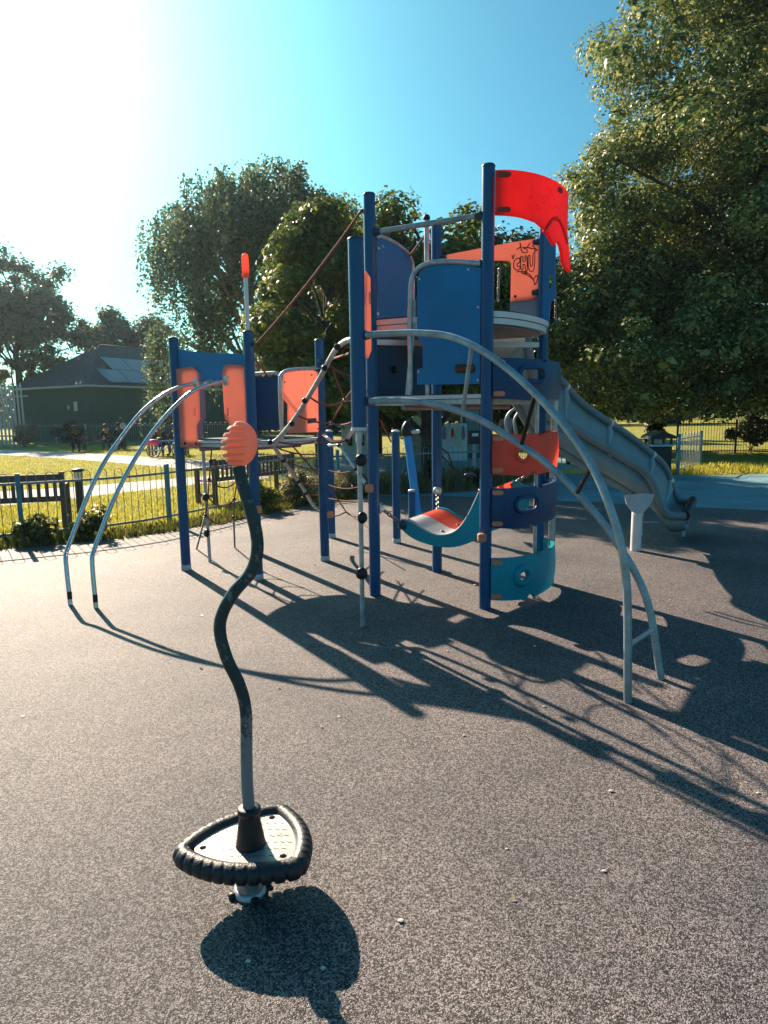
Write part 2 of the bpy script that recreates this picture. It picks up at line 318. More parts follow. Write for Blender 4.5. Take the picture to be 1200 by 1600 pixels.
def circ(cx, cy, r, n=20): return [(cx+r*math.cos(2*math.pi*i/n), cy+r*math.sin(2*math.pi*i/n)) for i in range(n)]
# ------------------------------------------------------------------ ground
def flat(name, poly, z, m, n=1):
    me = bpy.data.meshes.new(name); bm = bmesh.new(); f = bm.faces.new([bm.verts.new((p[0], p[1], z)) for p in poly])
    if f.normal.z < 0 or f.calc_area() and (f.normal_update() or f.normal.z < 0): f.normal_flip()
    bmesh.ops.triangulate(bm, faces=bm.faces[:]); bmesh.ops.recalc_face_normals(bm, faces=bm.faces)
    bm.to_mesh(me); bm.free(); me.materials.append(M[m]); o = bpy.data.objects.new(name, me); COL.objects.link(o); return tag(o, kind='structure')
flat('grass_ground', [(-160, -40), (160, -40), (160, 240), (-160, 240)], -0.020, 'lawn')
FENCE = [(-9.0, 7.7), (-6.6, 8.35), (-5.02, 9.05), (-3.72, 10.0), (-2.72, 11.9), (-1.75, 13.4), (-0.5, 14.3), (0.9, 14.7), (2.6, 15.3), (4.35, 17.35)]
EDGE = [(-20, 5.0), (-9.0, 7.1), (-6.6, 7.75), (-5.0, 8.45), (-3.5, 9.25), (-2.35, 10.6), (-1.5, 12.2), (-0.3, 13.6), (1.28, 13.44), (6.24, 10.98), (13, 7.6), (30, 0), (30, -10), (-20, -10)]
flat('rubber_surface', EDGE, 0.0, 'rubber')
flat('tarmac', [(-1.0, 13.5), (1.2, 13.2), (6.2, 10.7), (13, 7.3), (32, -2), (60, 8), (40, 15.5), (14, 17.4), (8.5, 17.0), (7.4, 17.2), (5.7, 18.6), (6.5, 24), (3.0, 24), (4.2, 17.6), (2.5, 15.0), (0.8, 14.3), (-0.5, 14.1)], -0.006, 'tarmac')
flat('road', [(-1.5, 15.6), (1.0, 15.9), (3.2, 16.9), (4.2, 19), (4.0, 25), (-2, 25), (-4, 20)], -0.012, 'tarmac')
def pathpx(name, far, near, z):
    flat(name, [tuple(gr(*p).xy) for p in far]+[tuple(gr(*p).xy) for p in reversed(near)], z, 'path')
pathpx('path', [(-160, 694), (0, 702), (100, 706), (200, 712), (290, 718), (420, 724)], [(-160, 701), (0, 710), (100, 716), (200, 724), (290, 732), (420, 740)], -0.012)
pathpx('path', [(-200, 778), (0, 767), (100, 761), (200, 753), (300, 745), (420, 737)], [(-200, 806), (0, 790), (100, 780), (200, 768), (300, 757), (420, 746)], -0.014)
veil_m = bpy.data.materials.new('glare_veil_volume'); veil_m.use_nodes = True; hn = veil_m.node_tree; hn.nodes.remove(hn.nodes['Principled BSDF'])  # thin scattering volume added to imitate lens glare on the sun side
pv = hn.nodes.new('ShaderNodeVolumePrincipled'); pv.inputs['Color'].default_value = (0.62, 0.84, 1.0, 1); pv.inputs['Density'].default_value = 0.0003; pv.inputs['Anisotropy'].default_value = 0.75
hn.links.new(pv.outputs[0], hn.nodes['Material Output'].inputs['Volume']); M['glare_veil'] = veil_m
# ------------------------------------------------------------------ play structure
PS = empty('play_structure', (0, 6.4, 0), 'blue and orange climbing frame of two towers with rope net, grey slide and steel climbers', 'climbing frame')
A, B, C, Lq = (-2.16, 7.22), (-1.29, 6.74), (-0.68, 7.58), (-1.55, 8.06)
Hp, G, I, J = (-0.09, 6.07), (0.85, 5.61), (0.55, 6.97), (1.51, 6.53)
K = (-0.18, 5.16)
V3 = lambda p, z: Vector((p[0], p[1], z))
def post(p, z1, r=0.051, foot=True, z0=0.0, capm='dkteal'):
    o = MB().lathe((p[0], p[1], 0), [(r, z0), (r, z1)], 24).build('post', 'blue', PS)
    MB().lathe((p[0], p[1], z1), [(r+0.002, 0.001), (r+0.003, 0.008), (r*0.9, 0.020), (r*0.5, 0.026), (0.002, 0.028)], 24).build('cap', capm, o)
    if foot: MB().lathe((p[0], p[1], 0), [(r+0.004, 0.0), (r+0.004, 0.055), (r+0.001, 0.06)], 24).build('foot_collar', 'steel', o)
    return o
for p in (A, B, C): post(p, 2.44)
post(Lq, 2.1, foot=True)
for p in (Hp, I, J): post(p, 3.48, foot=False)
post(G, 3.54, foot=False)
post((0.16, 8.6), 1.42, capm='alu'); post((-0.71, 9.03), 1.42, capm='alu'); post((0.40, 9.6), 0.55, capm='alu')
kp = post(K, 2.90, 0.0565, foot=False, z0=1.555)
MB().lathe((K[0], K[1], 0), [(0.060, 1.53), (0.060, 1.554)], 24).build('base_ring', 'alu', kp)
o = MB().tube([V3(K, 0), V3(K, 1.53)], 0.019, 14).build('support_pole', 'steel', PS)
MB().lathe((K[0], K[1], 0), [(0.026, 1.44), (0.026, 1.52)], 16).build('collar', 'steel', o)
def disc(p, px_y, side=(0.0, -1, 0.15), r=0.047, dx=0):
    c = at(px_y[0], px_y[1], p[1]-0.03)
    MB().lathe(c, [(0.004, -0.03), (r*0.7, -0.022), (r, -0.004), (r, 0.006), (r*0.75, 0.024), (r*0.3, 0.03), (0.003, 0.031)], 22, axis=side).build('step_disc', 'black', PS)
disc(K, (564, 719)); disc(K, (566, 809), (0.8, -.6, .1)); disc(K, (565, 896))
# decks
def deck(quad, z, th=0.06, m='alu', name='deck'):
    o = MB().prism([(p[0], p[1], z) for p in quad], (0, 0, -th*0.45)).build(name, m, PS)
    c = Vector((sum(p[0] for p in quad)/len(quad), sum(p[1] for p in quad)/len(quad)))
    MB().prism([((p[0]-c.x)*0.985+c.x, (p[1]-c.y)*0.985+c.y, z-th*0.45-0.006) for p in quad], (0, 0, -th*0.55)).build('edge_beam', 'steel', o)
    MB().prism([((p[0]-c.x)*0.9+c.x, (p[1]-c.y)*0.9+c.y, z+0.004) for p in quad], (0, 0, 0.008)).build('floor_board', 'dkteal', o)
    for t in (0.3, 0.7):
        a = Vector(quad[0]).lerp(Vector(quad[1]), t); b = Vector(quad[3]).lerp(Vector(quad[2]), t)
        MB().tube([(a.x, a.y, z-th-0.03), (b.x, b.y, z-th-0.03)], 0.022, 8).build('floor_joist', 'deckgrey', o)
    return o
deck([A, B, C, Lq], 1.40)
AM = (Vector(A)+Vector(Lq))/2; AT = (Vector(A)-Vector(Lq)).normalized(); AN = Vector((-AT.y, AT.x)); AN = AN if AN.x < 0 else -AN; AL = (Vector(A)-Vector(Lq)).length/2
MB().prism([(*(AM+AT*(AL*math.cos(math.pi*i/14))+AN*(0.32*math.sin(math.pi*i/14)+.01)), 1.395) for i in range(15)], (0, 0, -0.05)).build('rounded_deck', 'alu', PS)
hg = off(Hp, G, 0.035)
deck([hg[0], hg[1], J, I], 1.80, 0.07)
# upper deck with a rounded front over the climbing panels
CM = Vector(((G[0]+J[0])/2, (G[1]+J[1])/2)); CT = (Vector(J)-Vector(G)).normalized(); CN = Vector((CT.y, -CT.x)); CH = (Vector(J)-Vector(G)).length/2
def arcpt(th, z, b=0.30, ch=None):
    q = CM+CT*(math.cos(th)*(ch or CH))+CN*(math.sin(th)*b); return Vector((q.x, q.y, z))
arcxy = [tuple(arcpt(math.pi-math.pi*i/16, 0, 0.17).xy) for i in range(17)]
up = MB().prism([(p[0], p[1], 2.455) for p in [Hp]+arcxy+[I]], (0, 0, -0.045)).build('deck', 'alu', PS)
MB().prism([((p[0]-.78)*.975+.78, (p[1]-6.25)*.975+6.25, 2.404) for p in [Hp]+arcxy+[I]], (0, 0, -0.045)).build('edge_beam', 'alu', up)
MB().prism([((p[0]-.78)*.95+.78, (p[1]-6.25)*.95+6.25, 2.459) for p in [Hp]+arcxy+[I]], (0, 0, 0.012)).build('floor_board', 'black', up)
MB().prism([((p[0]-.78)*.9+.78, (p[1]-6.25)*.9+6.25, 2.352) for p in [Hp]+arcxy+[I]], (0, 0, -0.012)).build('underside_board', 'deckgrey', up)
for a, b in ((G, I), (Hp, J)): MB().box(((a[0]+b[0])/2, (a[1]+b[1])/2, 2.31 if a == G else 2.27), (Vector(a)-Vector(b)).length, 0.045, 0.045, (b[0]-a[0], b[1]-a[1], 0)).build('floor_joist', 'alu', up)
# fittings
def clamp(p, z, d, r=0.033, L=0.06, m='dkteal', parent=PS):
    d = Vector((d[0], d[1], 0)).normalized(); c = V3(p, z)+d*0.045
    return MB().lathe(c, [(r*1.1, 0), (r*1.1, L*0.25), (r, L*0.4), (r*0.75, L)], 18, axis=d).build('clamp', m, parent)
def dvec(p, q): return (q[0]-p[0], q[1]-p[1])
def bolts(parent, pts, p, q, r=0.011, m='alu'):
    n = off(p, q, 1.0); nn = Vector((n[0][0]-p[0], n[0][1]-p[1], 0))
    for a in pts:
        c = pl(a[0], a[1], *off(p, q, 0.014)); MB().lathe(c, [(r, -0.004), (r, 0.003), (r*0.7, 0.008), (0.001, 0.010)], 12, axis=nn).build('bolt', m, parent)
# tower 2: front panel and handrails on the H-G side
fp = off(Hp, G, 0.005)
pan = board('side_panel', [(652, 440), (656, 425), (668, 416), (690, 412), (720, 411), (752, 414), (750, 600), (652, 601), (652, 577), (661, 575), (661, 538), (652, 526)], *fp, 0.016, 'blue_panel', PS)
bolts(pan, [(655, 436), (732, 421), (654, 581), (747, 594), (747, 480)], *fp)
rail = MB().tube([pl(*p, *off(Hp, G, 0.02)) for p in [(751, 412), (720, 409), (690, 409), (668, 412), (652, 421), (643, 438), (641, 470), (640, 520), (641, 560), (641, 600), (640, 617)]], 0.021, 14, 5).build('handrail', 'steel', PS)
MB().tube([pl(*p, *off(Hp, G, -0.02)) for p in [(647, 470), (646, 520), (639, 580), (636, 617)]], 0.016, 12, 5).build('handrail_leg', 'steel', rail)
clamp(G, pl(750, 412, Hp, G).z, dvec(G, Hp))
# logo plate with its lettering
lp = board('logo_plate', [(711, 571), (714, 569), (739, 569), (742, 572), (742, 580), (739, 583), (714, 583), (711, 580)], *off(Hp, G, 0.018), 0.006, 'black', pan)
def text(body, size, origin, u, up_, m, parent, name, depth=0.001):
    cu = bpy.data.curves.new(name, 'FONT'); cu.body = body; cu.size = size; cu.extrude = depth; cu.align_x = 'CENTER'; cu.align_y = 'CENTER'
    t = bpy.data.objects.new(name, cu); COL.objects.link(t); bpy.context.view_layer.update()
    me = bpy.data.meshes.new_from_object(t.evaluated_get(bpy.context.evaluated_depsgraph_get())); bpy.data.objects.remove(t)
    u = Vector(u).normalized(); v = Vector(up_).normalized(); n = u.cross(v)
    mw = Matrix((u, v, n)).transposed().to_4x4(); mw.translation = origin; me.transform(mw); me.materials.clear(); me.materials.append(M[m])
    o = bpy.data.objects.new(name, me); COL.objects.link(o)
    o.parent = parent; bpy.context.view_layer.update(); o.matrix_parent_inverse = parent.matrix_world.inverted(); return o
hgd = Vector((G[0]-Hp[0], G[1]-Hp[1], 0)).normalized()
text('KOMPAN', 0.036, pl(725, 577, *off(Hp, G, 0.0225)), hgd, (0, 0, 1), 'coral', lp, 'lettering')
sc_ = pl(738, 574, *off(Hp, G, 0.0225)); st = []
for i in range(12): a = 2*math.pi*i/12; q = 0.012 if i % 2 == 0 else 0.004; st.append(sc_+hgd*(q*math.cos(a))+Vector((0, 0, q*math.sin(a))))
MB().prism(st, Vector((hgd.y, -hgd.x, 0))*0.001).build('star_emblem', 'coral', lp)
# panels on the H-I side
hi = off(Hp, I, -0.004)
ph = board('side_panel', [(590, 372), (606, 376), (622, 385), (634, 396), (641, 408), (645, 420), (645, 506), (620, 506), (606, 500), (590, 497)], *hi, 0.016, 'blue_panel', PS)
bolts(ph, [(592, 388), (591, 490), (598, 385)], *hi)
MB().tube([pl(*p, Hp, I) for p in [(592, 369), (606, 374), (622, 383), (636, 395), (643, 408), (645, 425), (645, 500)]], 0.019, 12, 6).build('handrail', 'steel', PS)
pl2 = board('side_panel', [(588, 526), (662, 528), (664, 600), (660, 620), (588, 620)], *hi, 0.016, 'navy', PS)
bolts(pl2, [(592, 535), (592, 610)], *hi, m='black')
MB().lathe(pl(618, 578, *off(Hp, I, 0.02)), [(0.03, 0), (0.036, 0.012), (0.02, 0.03), (0.002, 0.034)], 9, axis=(-0.8, -0.55, 0)).build('turn_knob', 'black', pl2)
# top bar of the H-G side and the fire pole
MB().tube([V3(Hp, pl(592, 362, Hp, G).z), V3(G, pl(752, 336, Hp, G).z)], 0.0225, 14).build('top_bar', 'galv_teal', PS)
clamp(Hp, pl(592, 362, Hp, G).z, dvec(Hp, G)); clamp(G, pl(752, 336, Hp, G).z, dvec(G, Hp))
mp_ = pl(667, 348, Hp, G)
fpole = MB().tube([(mp_.x, mp_.y+0.03, 1.8), (mp_.x, mp_.y+0.03, mp_.z+0.04)], 0.0215, 12).build('upright_pole', 'steel', PS)
MB().ball((mp_.x, mp_.y+0.03, mp_.z+0.045), 0.03).build('end_cap', 'black', fpole)
# I-J side: orange arch panel with graffiti over a pale blue board
ij = off(I, J, 0.0)
po = board('arch_panel', [(693, 404), (700, 398), (742, 390), (800, 379), (838, 373), (842, 380), (842, 463), (834, 466), (830, 468), (798, 471), (799, 412), (796, 408), (780, 407), (700, 407)], *ij, 0.016, 'orange', PS)
board('infill_panel', [(797, 466), (842, 460), (842, 497), (797, 497)], *off(I, J, -0.03), 0.014, 'pale_blue', PS)
bolts(po, [(805, 463)], I, J, 0.014, 'black')
clamp(I, pl(693, 404, I, J).z, dvec(I, J), 0.028); clamp(J, pl(840, 378, I, J).z, dvec(J, I), 0.03); clamp(J, pl(840, 457, I, J).z, dvec(J, I), 0.03)
gx = lambda x, y: pl(760+x*140/862, 260+y*260/1600, *off(I, J, 0.010))
def graf(strokes, w_=0.0045):
    mb = MB()
    for s_ in strokes: mb.tube([gx(*p) for p in s_], w_, 6, 3)
    return mb.build('graffiti', 'ink', po)
graf([[(320, 880), (285, 890), (262, 930), (270, 985), (305, 998), (325, 975), (318, 960), (300, 962), (296, 935), (318, 925), (322, 900), (320, 880)],
      [(330, 868), (330, 980), (352, 990), (352, 945), (372, 950), (375, 1000), (392, 1000), (388, 870), (372, 866), (372, 910), (352, 912), (350, 868), (330, 868)],
      [(400, 868), (405, 975), (430, 1012), (458, 985), (466, 838), (448, 850), (445, 935), (432, 962), (420, 935), (418, 855), (400, 868)],
      [(290, 800), (330, 770), (322, 730), (345, 825), (395, 822), (380, 790), (355, 790)], [(345, 775), (385, 780), (420, 738)], [(392, 778), (440, 790), (490, 800), (462, 820), (470, 790), (440, 760)],
      [(246, 850), (256, 890), (270, 845)], [(290, 1015), (360, 1010), (420, 1045), (450, 1085), (470, 1060), (492, 1048), (488, 1100), (462, 1140), (455, 1095), (400, 1050), (330, 1020)], [(335, 1022), (400, 1030)]])
# curved climbing panels between G and J
ARC = [(0.0, 0.0)]
for i in range(1, 101):
    a, b = arcpt(math.pi-math.pi*(i-1)/100, 0), arcpt(math.pi-math.pi*i/100, 0); ARC.append((ARC[-1][0]+(b-a).length, math.pi*i/100))
ALEN = ARC[-1][0]; _s = [a[0] for a in ARC]; _t = [a[1] for a in ARC]
def arcfn(b=0.30, ch=None, lean=None):
    def fn(s_, z):
        th = math.pi-float(np.interp(s_, _s, _t)); q = arcpt(th, z, b, ch); nn = CT*(math.cos(th)*b)+CN*(math.sin(th)*(ch or CH)); nn = Vector((nn.x, nn.y, 0)).normalized()
        if lean: q = q+nn*lean(s_, z)
        return q, nn
    return fn
def s_at(px, z, b=0.30):
    """arc length where a curved panel meets an image column"""
    best = min(range(0, 70), key=lambda i: abs(_projx(arcpt(math.pi-_t[i], z, b))-px)); return _s[best]
def _projx(p):
    d = p-EYE; cp, sp = math.cos(P), math.sin(P); fw = d.y*cp-d.z*sp; u_ = d.y*sp+d.z*cp; return 600+F*(math.cos(ROLL)*d.x/fw-math.sin(ROLL)*u_/fw)
def rim(parent, hole, fn, m, r=0.012, name='hole_rim'):
    pts = [fn(p[0], p[1]) for p in hole]; pts = [q+n*0.022 for q, n in pts]; pts.append(pts[0]); pts.append(pts[1])
    return MB().tube(pts, r, 8, cap=False).build(name, m, parent)
def cpanel(z0, z1, m, hole, notch=True, b=0.30, sag=0.02, rr=0.012):
    fn = arcfn(b, lean=lambda s_, z: 0.014*math.sin(math.pi*max(0, min(1, (z-z0)/(z1-z0)))))
    out = [(0.055, z0), (0.35, z0-sag), (0.40, z0-sag), (0.42, z0-sag+0.03), (0.48, z0-sag+0.03), (0.50, z0-sag), (0.75, z0-sag*.4), (ALEN-0.06, z0), (ALEN-0.05, z0+.04), (ALEN-0.05, z1-.03), (ALEN-0.07, z1), (0.75, z1-sag*.3), (0.60, z1-sag*.3), (0.57, z1-0.03), (0.52, z1-0.03), (0.50, z1-0.004), (0.3, z1-0.004), (0.055, z1)]
    o = sheet(MB(), out, [hole], fn, 0.03, 0.05).build('climbing_panel', m, PS)
    rim(o, hole, fn, m, rr)
    for zz in (z0+0.035, z1-0.035):
        cp_ = sheet(MB(), caps(0.10, zz, 0.085, 0.040), [], lambda s_, z: (fn(s_, z)[0]+fn(s_, z)[1]*0.018, fn(s_, z)[1]), 0.008, 0.1).build('bolt_cover', 'peach', o)
    return o
cpanel(1.765, 2.085, 'navy', caps(s_at(826, 1.95), 1.955, 0.27, 0.115), b=0.31, rr=0.02)
cpanel(1.145, 1.475, 'coral', circ(s_at(815, 1.3), 1.32, 0.072), b=0.30, rr=0.018)
cpanel(0.70, 1.03, 'navy', caps(s_at(821, .87), 0.885, 0.25, 0.125), b=0.295, rr=0.018)
cpanel(0.08, 0.44, 'teal', circ(s_at(813, .25), 0.275, 0.066), b=0.295, rr=0.032)
q = gr(834, 935); MB().tube([(q.x, q.y, 0), (q.x, q.y, 1.9)], 0.017, 12).build('support_pole', 'steel', PS)
q = gr(860, 912); MB().tube([(q.x, q.y, 0), (q.x, q.y, 1.75)], 0.034, 14).build('support_pole', 'steel', PS)
# red hood on top
def hood_lean(s_, z): return 0.045+0.11*max(0, (3.2-z))
hz = lambda y: at(772, y, 5.7).z
hs = [(0.06, 3.49), (0.06, 3.165), (0.24, 3.15), (0.38, 3.13), (0.48, 3.08), (0.54, 3.02), (0.58, 2.985), (0.62, 3.02), (0.66, 3.03), (0.70, 3.00), (0.72, 2.95), (0.72, 2.90), (0.74, 2.85), (0.90, 2.83), (1.02, 2.86), (1.05, 3.0), (1.07, 3.49)]
hfn = arcfn(0.30, lean=hood_lean)
hood = sheet(MB(), hs, [], hfn, 0.028, 0.05).build('hood_panel', 'red', PS)
for (s_, zz) in ((0.115, 3.455), (0.115, 3.20), (0.70, 3.44)):
    sheet(MB(), caps(s_, zz, 0.085, 0.040), [], lambda a, z: (hfn(a, z)[0]+hfn(a, z)[1]*0.017, hfn(a, z)[1]), 0.008, 0.1).build('bolt_cover', M['rope'], hood)
dots = MB()
for i in range(70):
    s_ = 0.30+0.6*random.random(); zz = 3.2+0.24*random.random(); q, n = hfn(s_, zz)
    dots.lathe(q+n*0.013, [(0.007, 0), (0.005, 0.003), (0.001, 0.0035)], 6, axis=n)
dots.build('stud_pattern', 'red', hood)
MB().tube([hfn(0.44+0.42*i/12, 3.06+0.15*math.sin(math.pi*i/12))[0]+hfn(0.7, 3.1)[1]*0.014 for i in range(13)], 0.014, 8).build('hood_arch_ridge', 'red', hood)
# blue wing on J with slot
wing = board('wing_panel', [(846, 362), (866, 362), (868, 375), (868, 465), (860, 474), (858, 507), (845, 510), (845, 480), (843, 470), (843, 372)], *off(J, (J[0]+CN.x, J[1]+CN.y), 0.04), 0.018, 'blue_panel', PS, holes=[[(858, 430), (862, 430), (862, 450), (858, 450)]])
clamp(G, pl(772, 416, G, J).z, dvec(G, J), 0.028); clamp(G, pl(772, 473, G, J).z, dvec(G, J), 0.028)
MB().chain(pl(780, 420, G, J), pl(778, 470, G, J), 0.035, 0.004).build('chain', 'chain', PS)
MB().chain(at(868, 455, 6.5), at(868, 505, 6.5), 0.035, 0.004).build('chain', 'chain', PS)
# orange board between K and H
board('link_panel', [(571, 424), (581, 440), (580, 545), (574, 560), (571, 556)], off(K, Hp, 0)[0], off(K, Hp, 0)[1], 0.016, 'orange', PS, holes=[[(574.5, 455), (577.5, 458), (577.5, 476), (574.5, 474)]], step=0.3)
# orange post tiles
for (px, py, Y) in ((577, 763, 5.99), (753, 840, 5.53), (403, 796, 6.66), (516, 804, 7.5)):
    MB().box(at(px, py, Y), 0.072, 0.06, 0.072, bev=0.014).build('bolt_cover', 'peach', PS)
# tower 1 : orange wings, arch header, panels
ab = off(A, B, 0.02)
wl = board('wing_panel', [(276, 577), (300, 573), (308, 580), (310, 600), (312, 655), (307, 665), (309, 699), (283, 699)], *ab, 0.018, 'orange', PS, holes=[[(304, 637), (306.5, 637), (306.5, 650), (304, 650)]])
wr = board('wing_panel', [(348, 585), (350, 573), (356, 569.5), (379, 570), (386, 664), (384, 690), (362, 690), (362, 665), (352, 655)], *ab, 0.018, 'orange', PS, holes=[[(354, 638), (358, 638), (358, 650), (354, 650)]])
bolts(wl, [(289, 693), (306, 693)], *ab, 0.014, 'black')
board('arch_header', [(278, 545), (300, 549), (330, 551.5), (383, 553), (384, 572), (356, 571), (350, 576), (349, 594), (330, 593), (312, 599), (309, 580), (300, 574.5), (278, 578)], *off(A, B, -0.012), 0.016, 'blue_panel', PS)
board('wing_panel', [(300, 590), (310, 587), (318, 592), (321, 640), (321, 652), (316, 662), (318, 690), (300, 690)], *off(Lq, A, 0.0), 0.016, 'lavender', PS)
board('wing_panel', [(356, 590), (360, 580), (385, 575), (390, 690), (358, 690), (360, 660), (354, 650)], *off(Lq, A, 0.0), 0.016, 'lavender', PS)
bc = off(B, C, 0.004)
lpn = off(Lq, C, 0.0)
pb = board('side_panel', [(398, 588), (437, 588), (439, 672), (398, 672)], *lpn, 0.016, 'navy', PS)
MB().tube([pl(*p, *lpn) for p in [(396, 584), (415, 583), (434, 584), (440, 600), (441, 690)]], 0.018, 12, 6).build('handrail', 'steel', PS)
pn = board('side_panel', [(443, 588), (446, 582), (455, 579), (496, 577), (497, 675), (450, 677), (450, 632), (442, 622)], *bc, 0.016, 'orange', PS)
bolts(pn, [(445, 597), (487, 586), (497, 670)], *bc, 0.008, 'black')
board('name_plate', [(480, 654), (494, 653), (495, 660), (481, 662)], *off(B, C, 0.018), 0.005, 'dkteal', pn)
MB().tube([pl(*p, *off(B, C, 0.012)) for p in [(498, 576), (470, 576.5), (449, 579), (439, 586), (437, 600), (438, 640), (441, 688)]], 0.018, 12, 6).build('handrail', 'steel', PS)
clamp(C, pl(496, 577, B, C).z, dvec(C, B), 0.028)
# mast with orange tip on B
mast = MB().tube([V3(B, 2.44), V3(B, 3.0)], 0.021, 14).build('mast', 'alu', PS)
MB().lathe(V3(B, 2.95), [(0.030, 0), (0.034, 0.02), (0.034, 0.19), (0.027, 0.215), (0.012, 0.228), (0.002, 0.23)], 18).build('mast_tip', 'coral', mast)
# curved steel climbing bars of tower 1
def climber(pts, ys, r=0.020):
    P3 = [at(p[0], p[1], y) for p, y in zip(pts, ys)]; P3[-1] = gr(*pts[-1])
    return MB().tube(P3, r, 14, 8).build('climbing_bar', 'inox', PS)
c1 = climber([(304, 599), (283, 604), (255, 617), (222, 643), (190, 683), (160, 727), (135, 780), (113, 838), (104, 862), (103, 880), (110, 945)], [7.06, 6.98, 6.85, 6.7, 6.52, 6.35, 6.2, 6.08, 6.0, 5.96, 5.88])
c2 = climber([(352, 595), (330, 600), (300, 612), (268, 640), (235, 680), (205, 727), (178, 780), (155, 838), (147, 860), (144, 880), (150, 950)], [6.86, 6.78, 6.65, 6.5, 6.34, 6.18, 6.04, 5.92, 5.87, 5.83, 5.77])
for c_, px in ((c1, (306, 599)), (c2, (353, 595))):
    MB().box(pl(px[0], px[1], *off(A, B, 0.034)), 0.055, 0.012, 0.10, (B[0]-A[0], B[1]-A[1], 0), bev=0.004).build('flange_plate', 'inox', c_)
for c_, p, yy in ((c1, (107, 925), 5.9), (c2, (148, 930), 5.79)):
    MB().tube([gr(*((110, 945) if c_ is c1 else (150, 950)))+Vector((0, 0, z)) for z in (0.055, 0.12)], 0.0208, 14).build('worn_band', 'black', c_)
# curved twin climber from K : two tubes that cross, with rungs
ya = [5.12, 5.05, 4.95, 4.8, 4.6, 4.38, 4.15, 3.95, 3.8, 3.72, 3.69]
ta = [(572, 523), (610, 521), (648, 520), (700, 525), (750, 546), (805, 586), (862, 642), (914, 710), (952, 790), (978, 900), (981, 1097)]
tb = [(577, 627), (620, 626), (655, 628), (700, 637), (752, 657), (805, 690), (860, 729), (915, 785), (962, 845), (1010, 935), (1033, 1061)]
yb = [5.12, 5.07, 5.0, 4.9, 4.76, 4.6, 4.44, 4.3, 4.18, 4.08, 4.02]
Pa = [at(p[0], p[1], y) for p, y in zip(ta, ya)]; Pb = [at(p[0], p[1], y) for p, y in zip(tb, yb)]; Pa[-1] = gr(*ta[-1]); Pb[-1] = gr(*tb[-1])
tw = MB().tube(Pa, 0.0235, 16, 8).build('climbing_bar', 'galv_teal', PS); tw2 = MB().tube(Pb, 0.0235, 16, 8).build('climbing_bar', 'galv_teal', PS)
ca, cb = catmull(Pa, 40), catmull(Pb, 40)
def nearpx(c_, px, py): return min(c_, key=lambda p: (_projx(p)-px)**2+(_projy(p)-py)**2)
def _projy(p):
    d = p-EYE; cp, sp = math.cos(P), math.sin(P); fw = d.y*cp-d.z*sp; u_ = d.y*sp+d.z*cp; return 800-F*(math.sin(ROLL)*d.x/fw+math.cos(ROLL)*u_/fw)
for a, b, m in (((736, 541), (724, 641), 'galv_teal'), ((836, 615), (815, 694), 'black'), ((925, 728), (903, 768), 'black'), ((979, 1012), (1026, 982), 'steel')):
    MB().tube([nearpx(ca, *a), nearpx(cb, *b)], 0.0145, 12).build('rung', m, tw)
clamp(K, Pa[0].z, (1, 0.0), 0.034, 0.055); clamp(K, Pb[0].z, (1, 0.0), 0.034, 0.055)
# net between the towers: two bent tubes and sagging ropes
yn = [6.72, 6.70, 6.66, 6.4, 6.0, 5.7, 5.35, 5.22, 5.16]
t1 = [(392, 691), (418, 691), (432, 688), (462, 652), (497, 595), (522, 550), (536, 536), (548, 531), (560, 531)]
N1 = [at(p[0], p[1], y) for p, y in zip(t1, yn)]
MB().tube(N1, 0.0215, 14, 6).build('net_frame_tube', 'steel', PS)
t2 = [(506, 679), (520, 690), (540, 688), (548, 677), (556, 668), (566, 652)]
N2 = [at(p[0], p[1], y) for p, y in zip(t2, [7.5, 7.2, 6.7, 6.4, 6.1, 5.9])]
MB().tube(N2, 0.0205, 12, 6).build('net_frame_tube', 'steel', PS)
for px, py, y in ((422, 691, 6.68), (456, 662, 6.4), (476, 626, 6.15), (507, 575, 5.82), (527, 542, 5.28), (543, 688, 6.6)):
    MB().ball(at(px, py, y-0.02), 0.027).build('net_clamp', 'black', PS)
def sagrope(a, b, sag, name='net_rope', r=0.0085, m='rope', n=12):
    a, b = Vector(a), Vector(b); return MB().tube([a.lerp(b, i/n)-Vector((0, 0, sag*4*(i/n)*(1-i/n))) for i in range(n+1)], r, 8).build(name, m, PS)
P_ = lambda x, y, Y: at(x, y, Y)
kn1, kn2, kn3 = P_(539, 625, 6.3), P_(517, 661, 6.6), P_(494, 689, 7.0)
sagrope(P_(536, 541, 5.5), P_(560, 548, 5.6), 0.0); sagrope(P_(516, 571, 5.8), P_(552, 588, 6.0), 0.02)
sagrope(P_(485, 621, 6.1), kn1, 0.06); sagrope(kn1, P_(556, 626, 5.9), 0.01)
sagrope(P_(467, 650, 6.3), kn2, 0.02); sagrope(kn2, P_(556, 656, 6.0), 0.03)
sagrope(P_(560, 596, 5.9), kn1, 0.0); sagrope(kn1, kn2, 0.0); sagrope(kn2, kn3, 0.0); sagrope(P_(520, 578, 5.85), kn1, 0.0); sagrope(kn3, P_(545, 687, 6.6), 0.03)
sagrope(P_(434, 690, 6.7), kn3, 0.03); 
for k_ in (kn1, kn2, kn3): MB().ball(k_, 0.02, 10, 7).build('rope_knot', 'alu', PS)
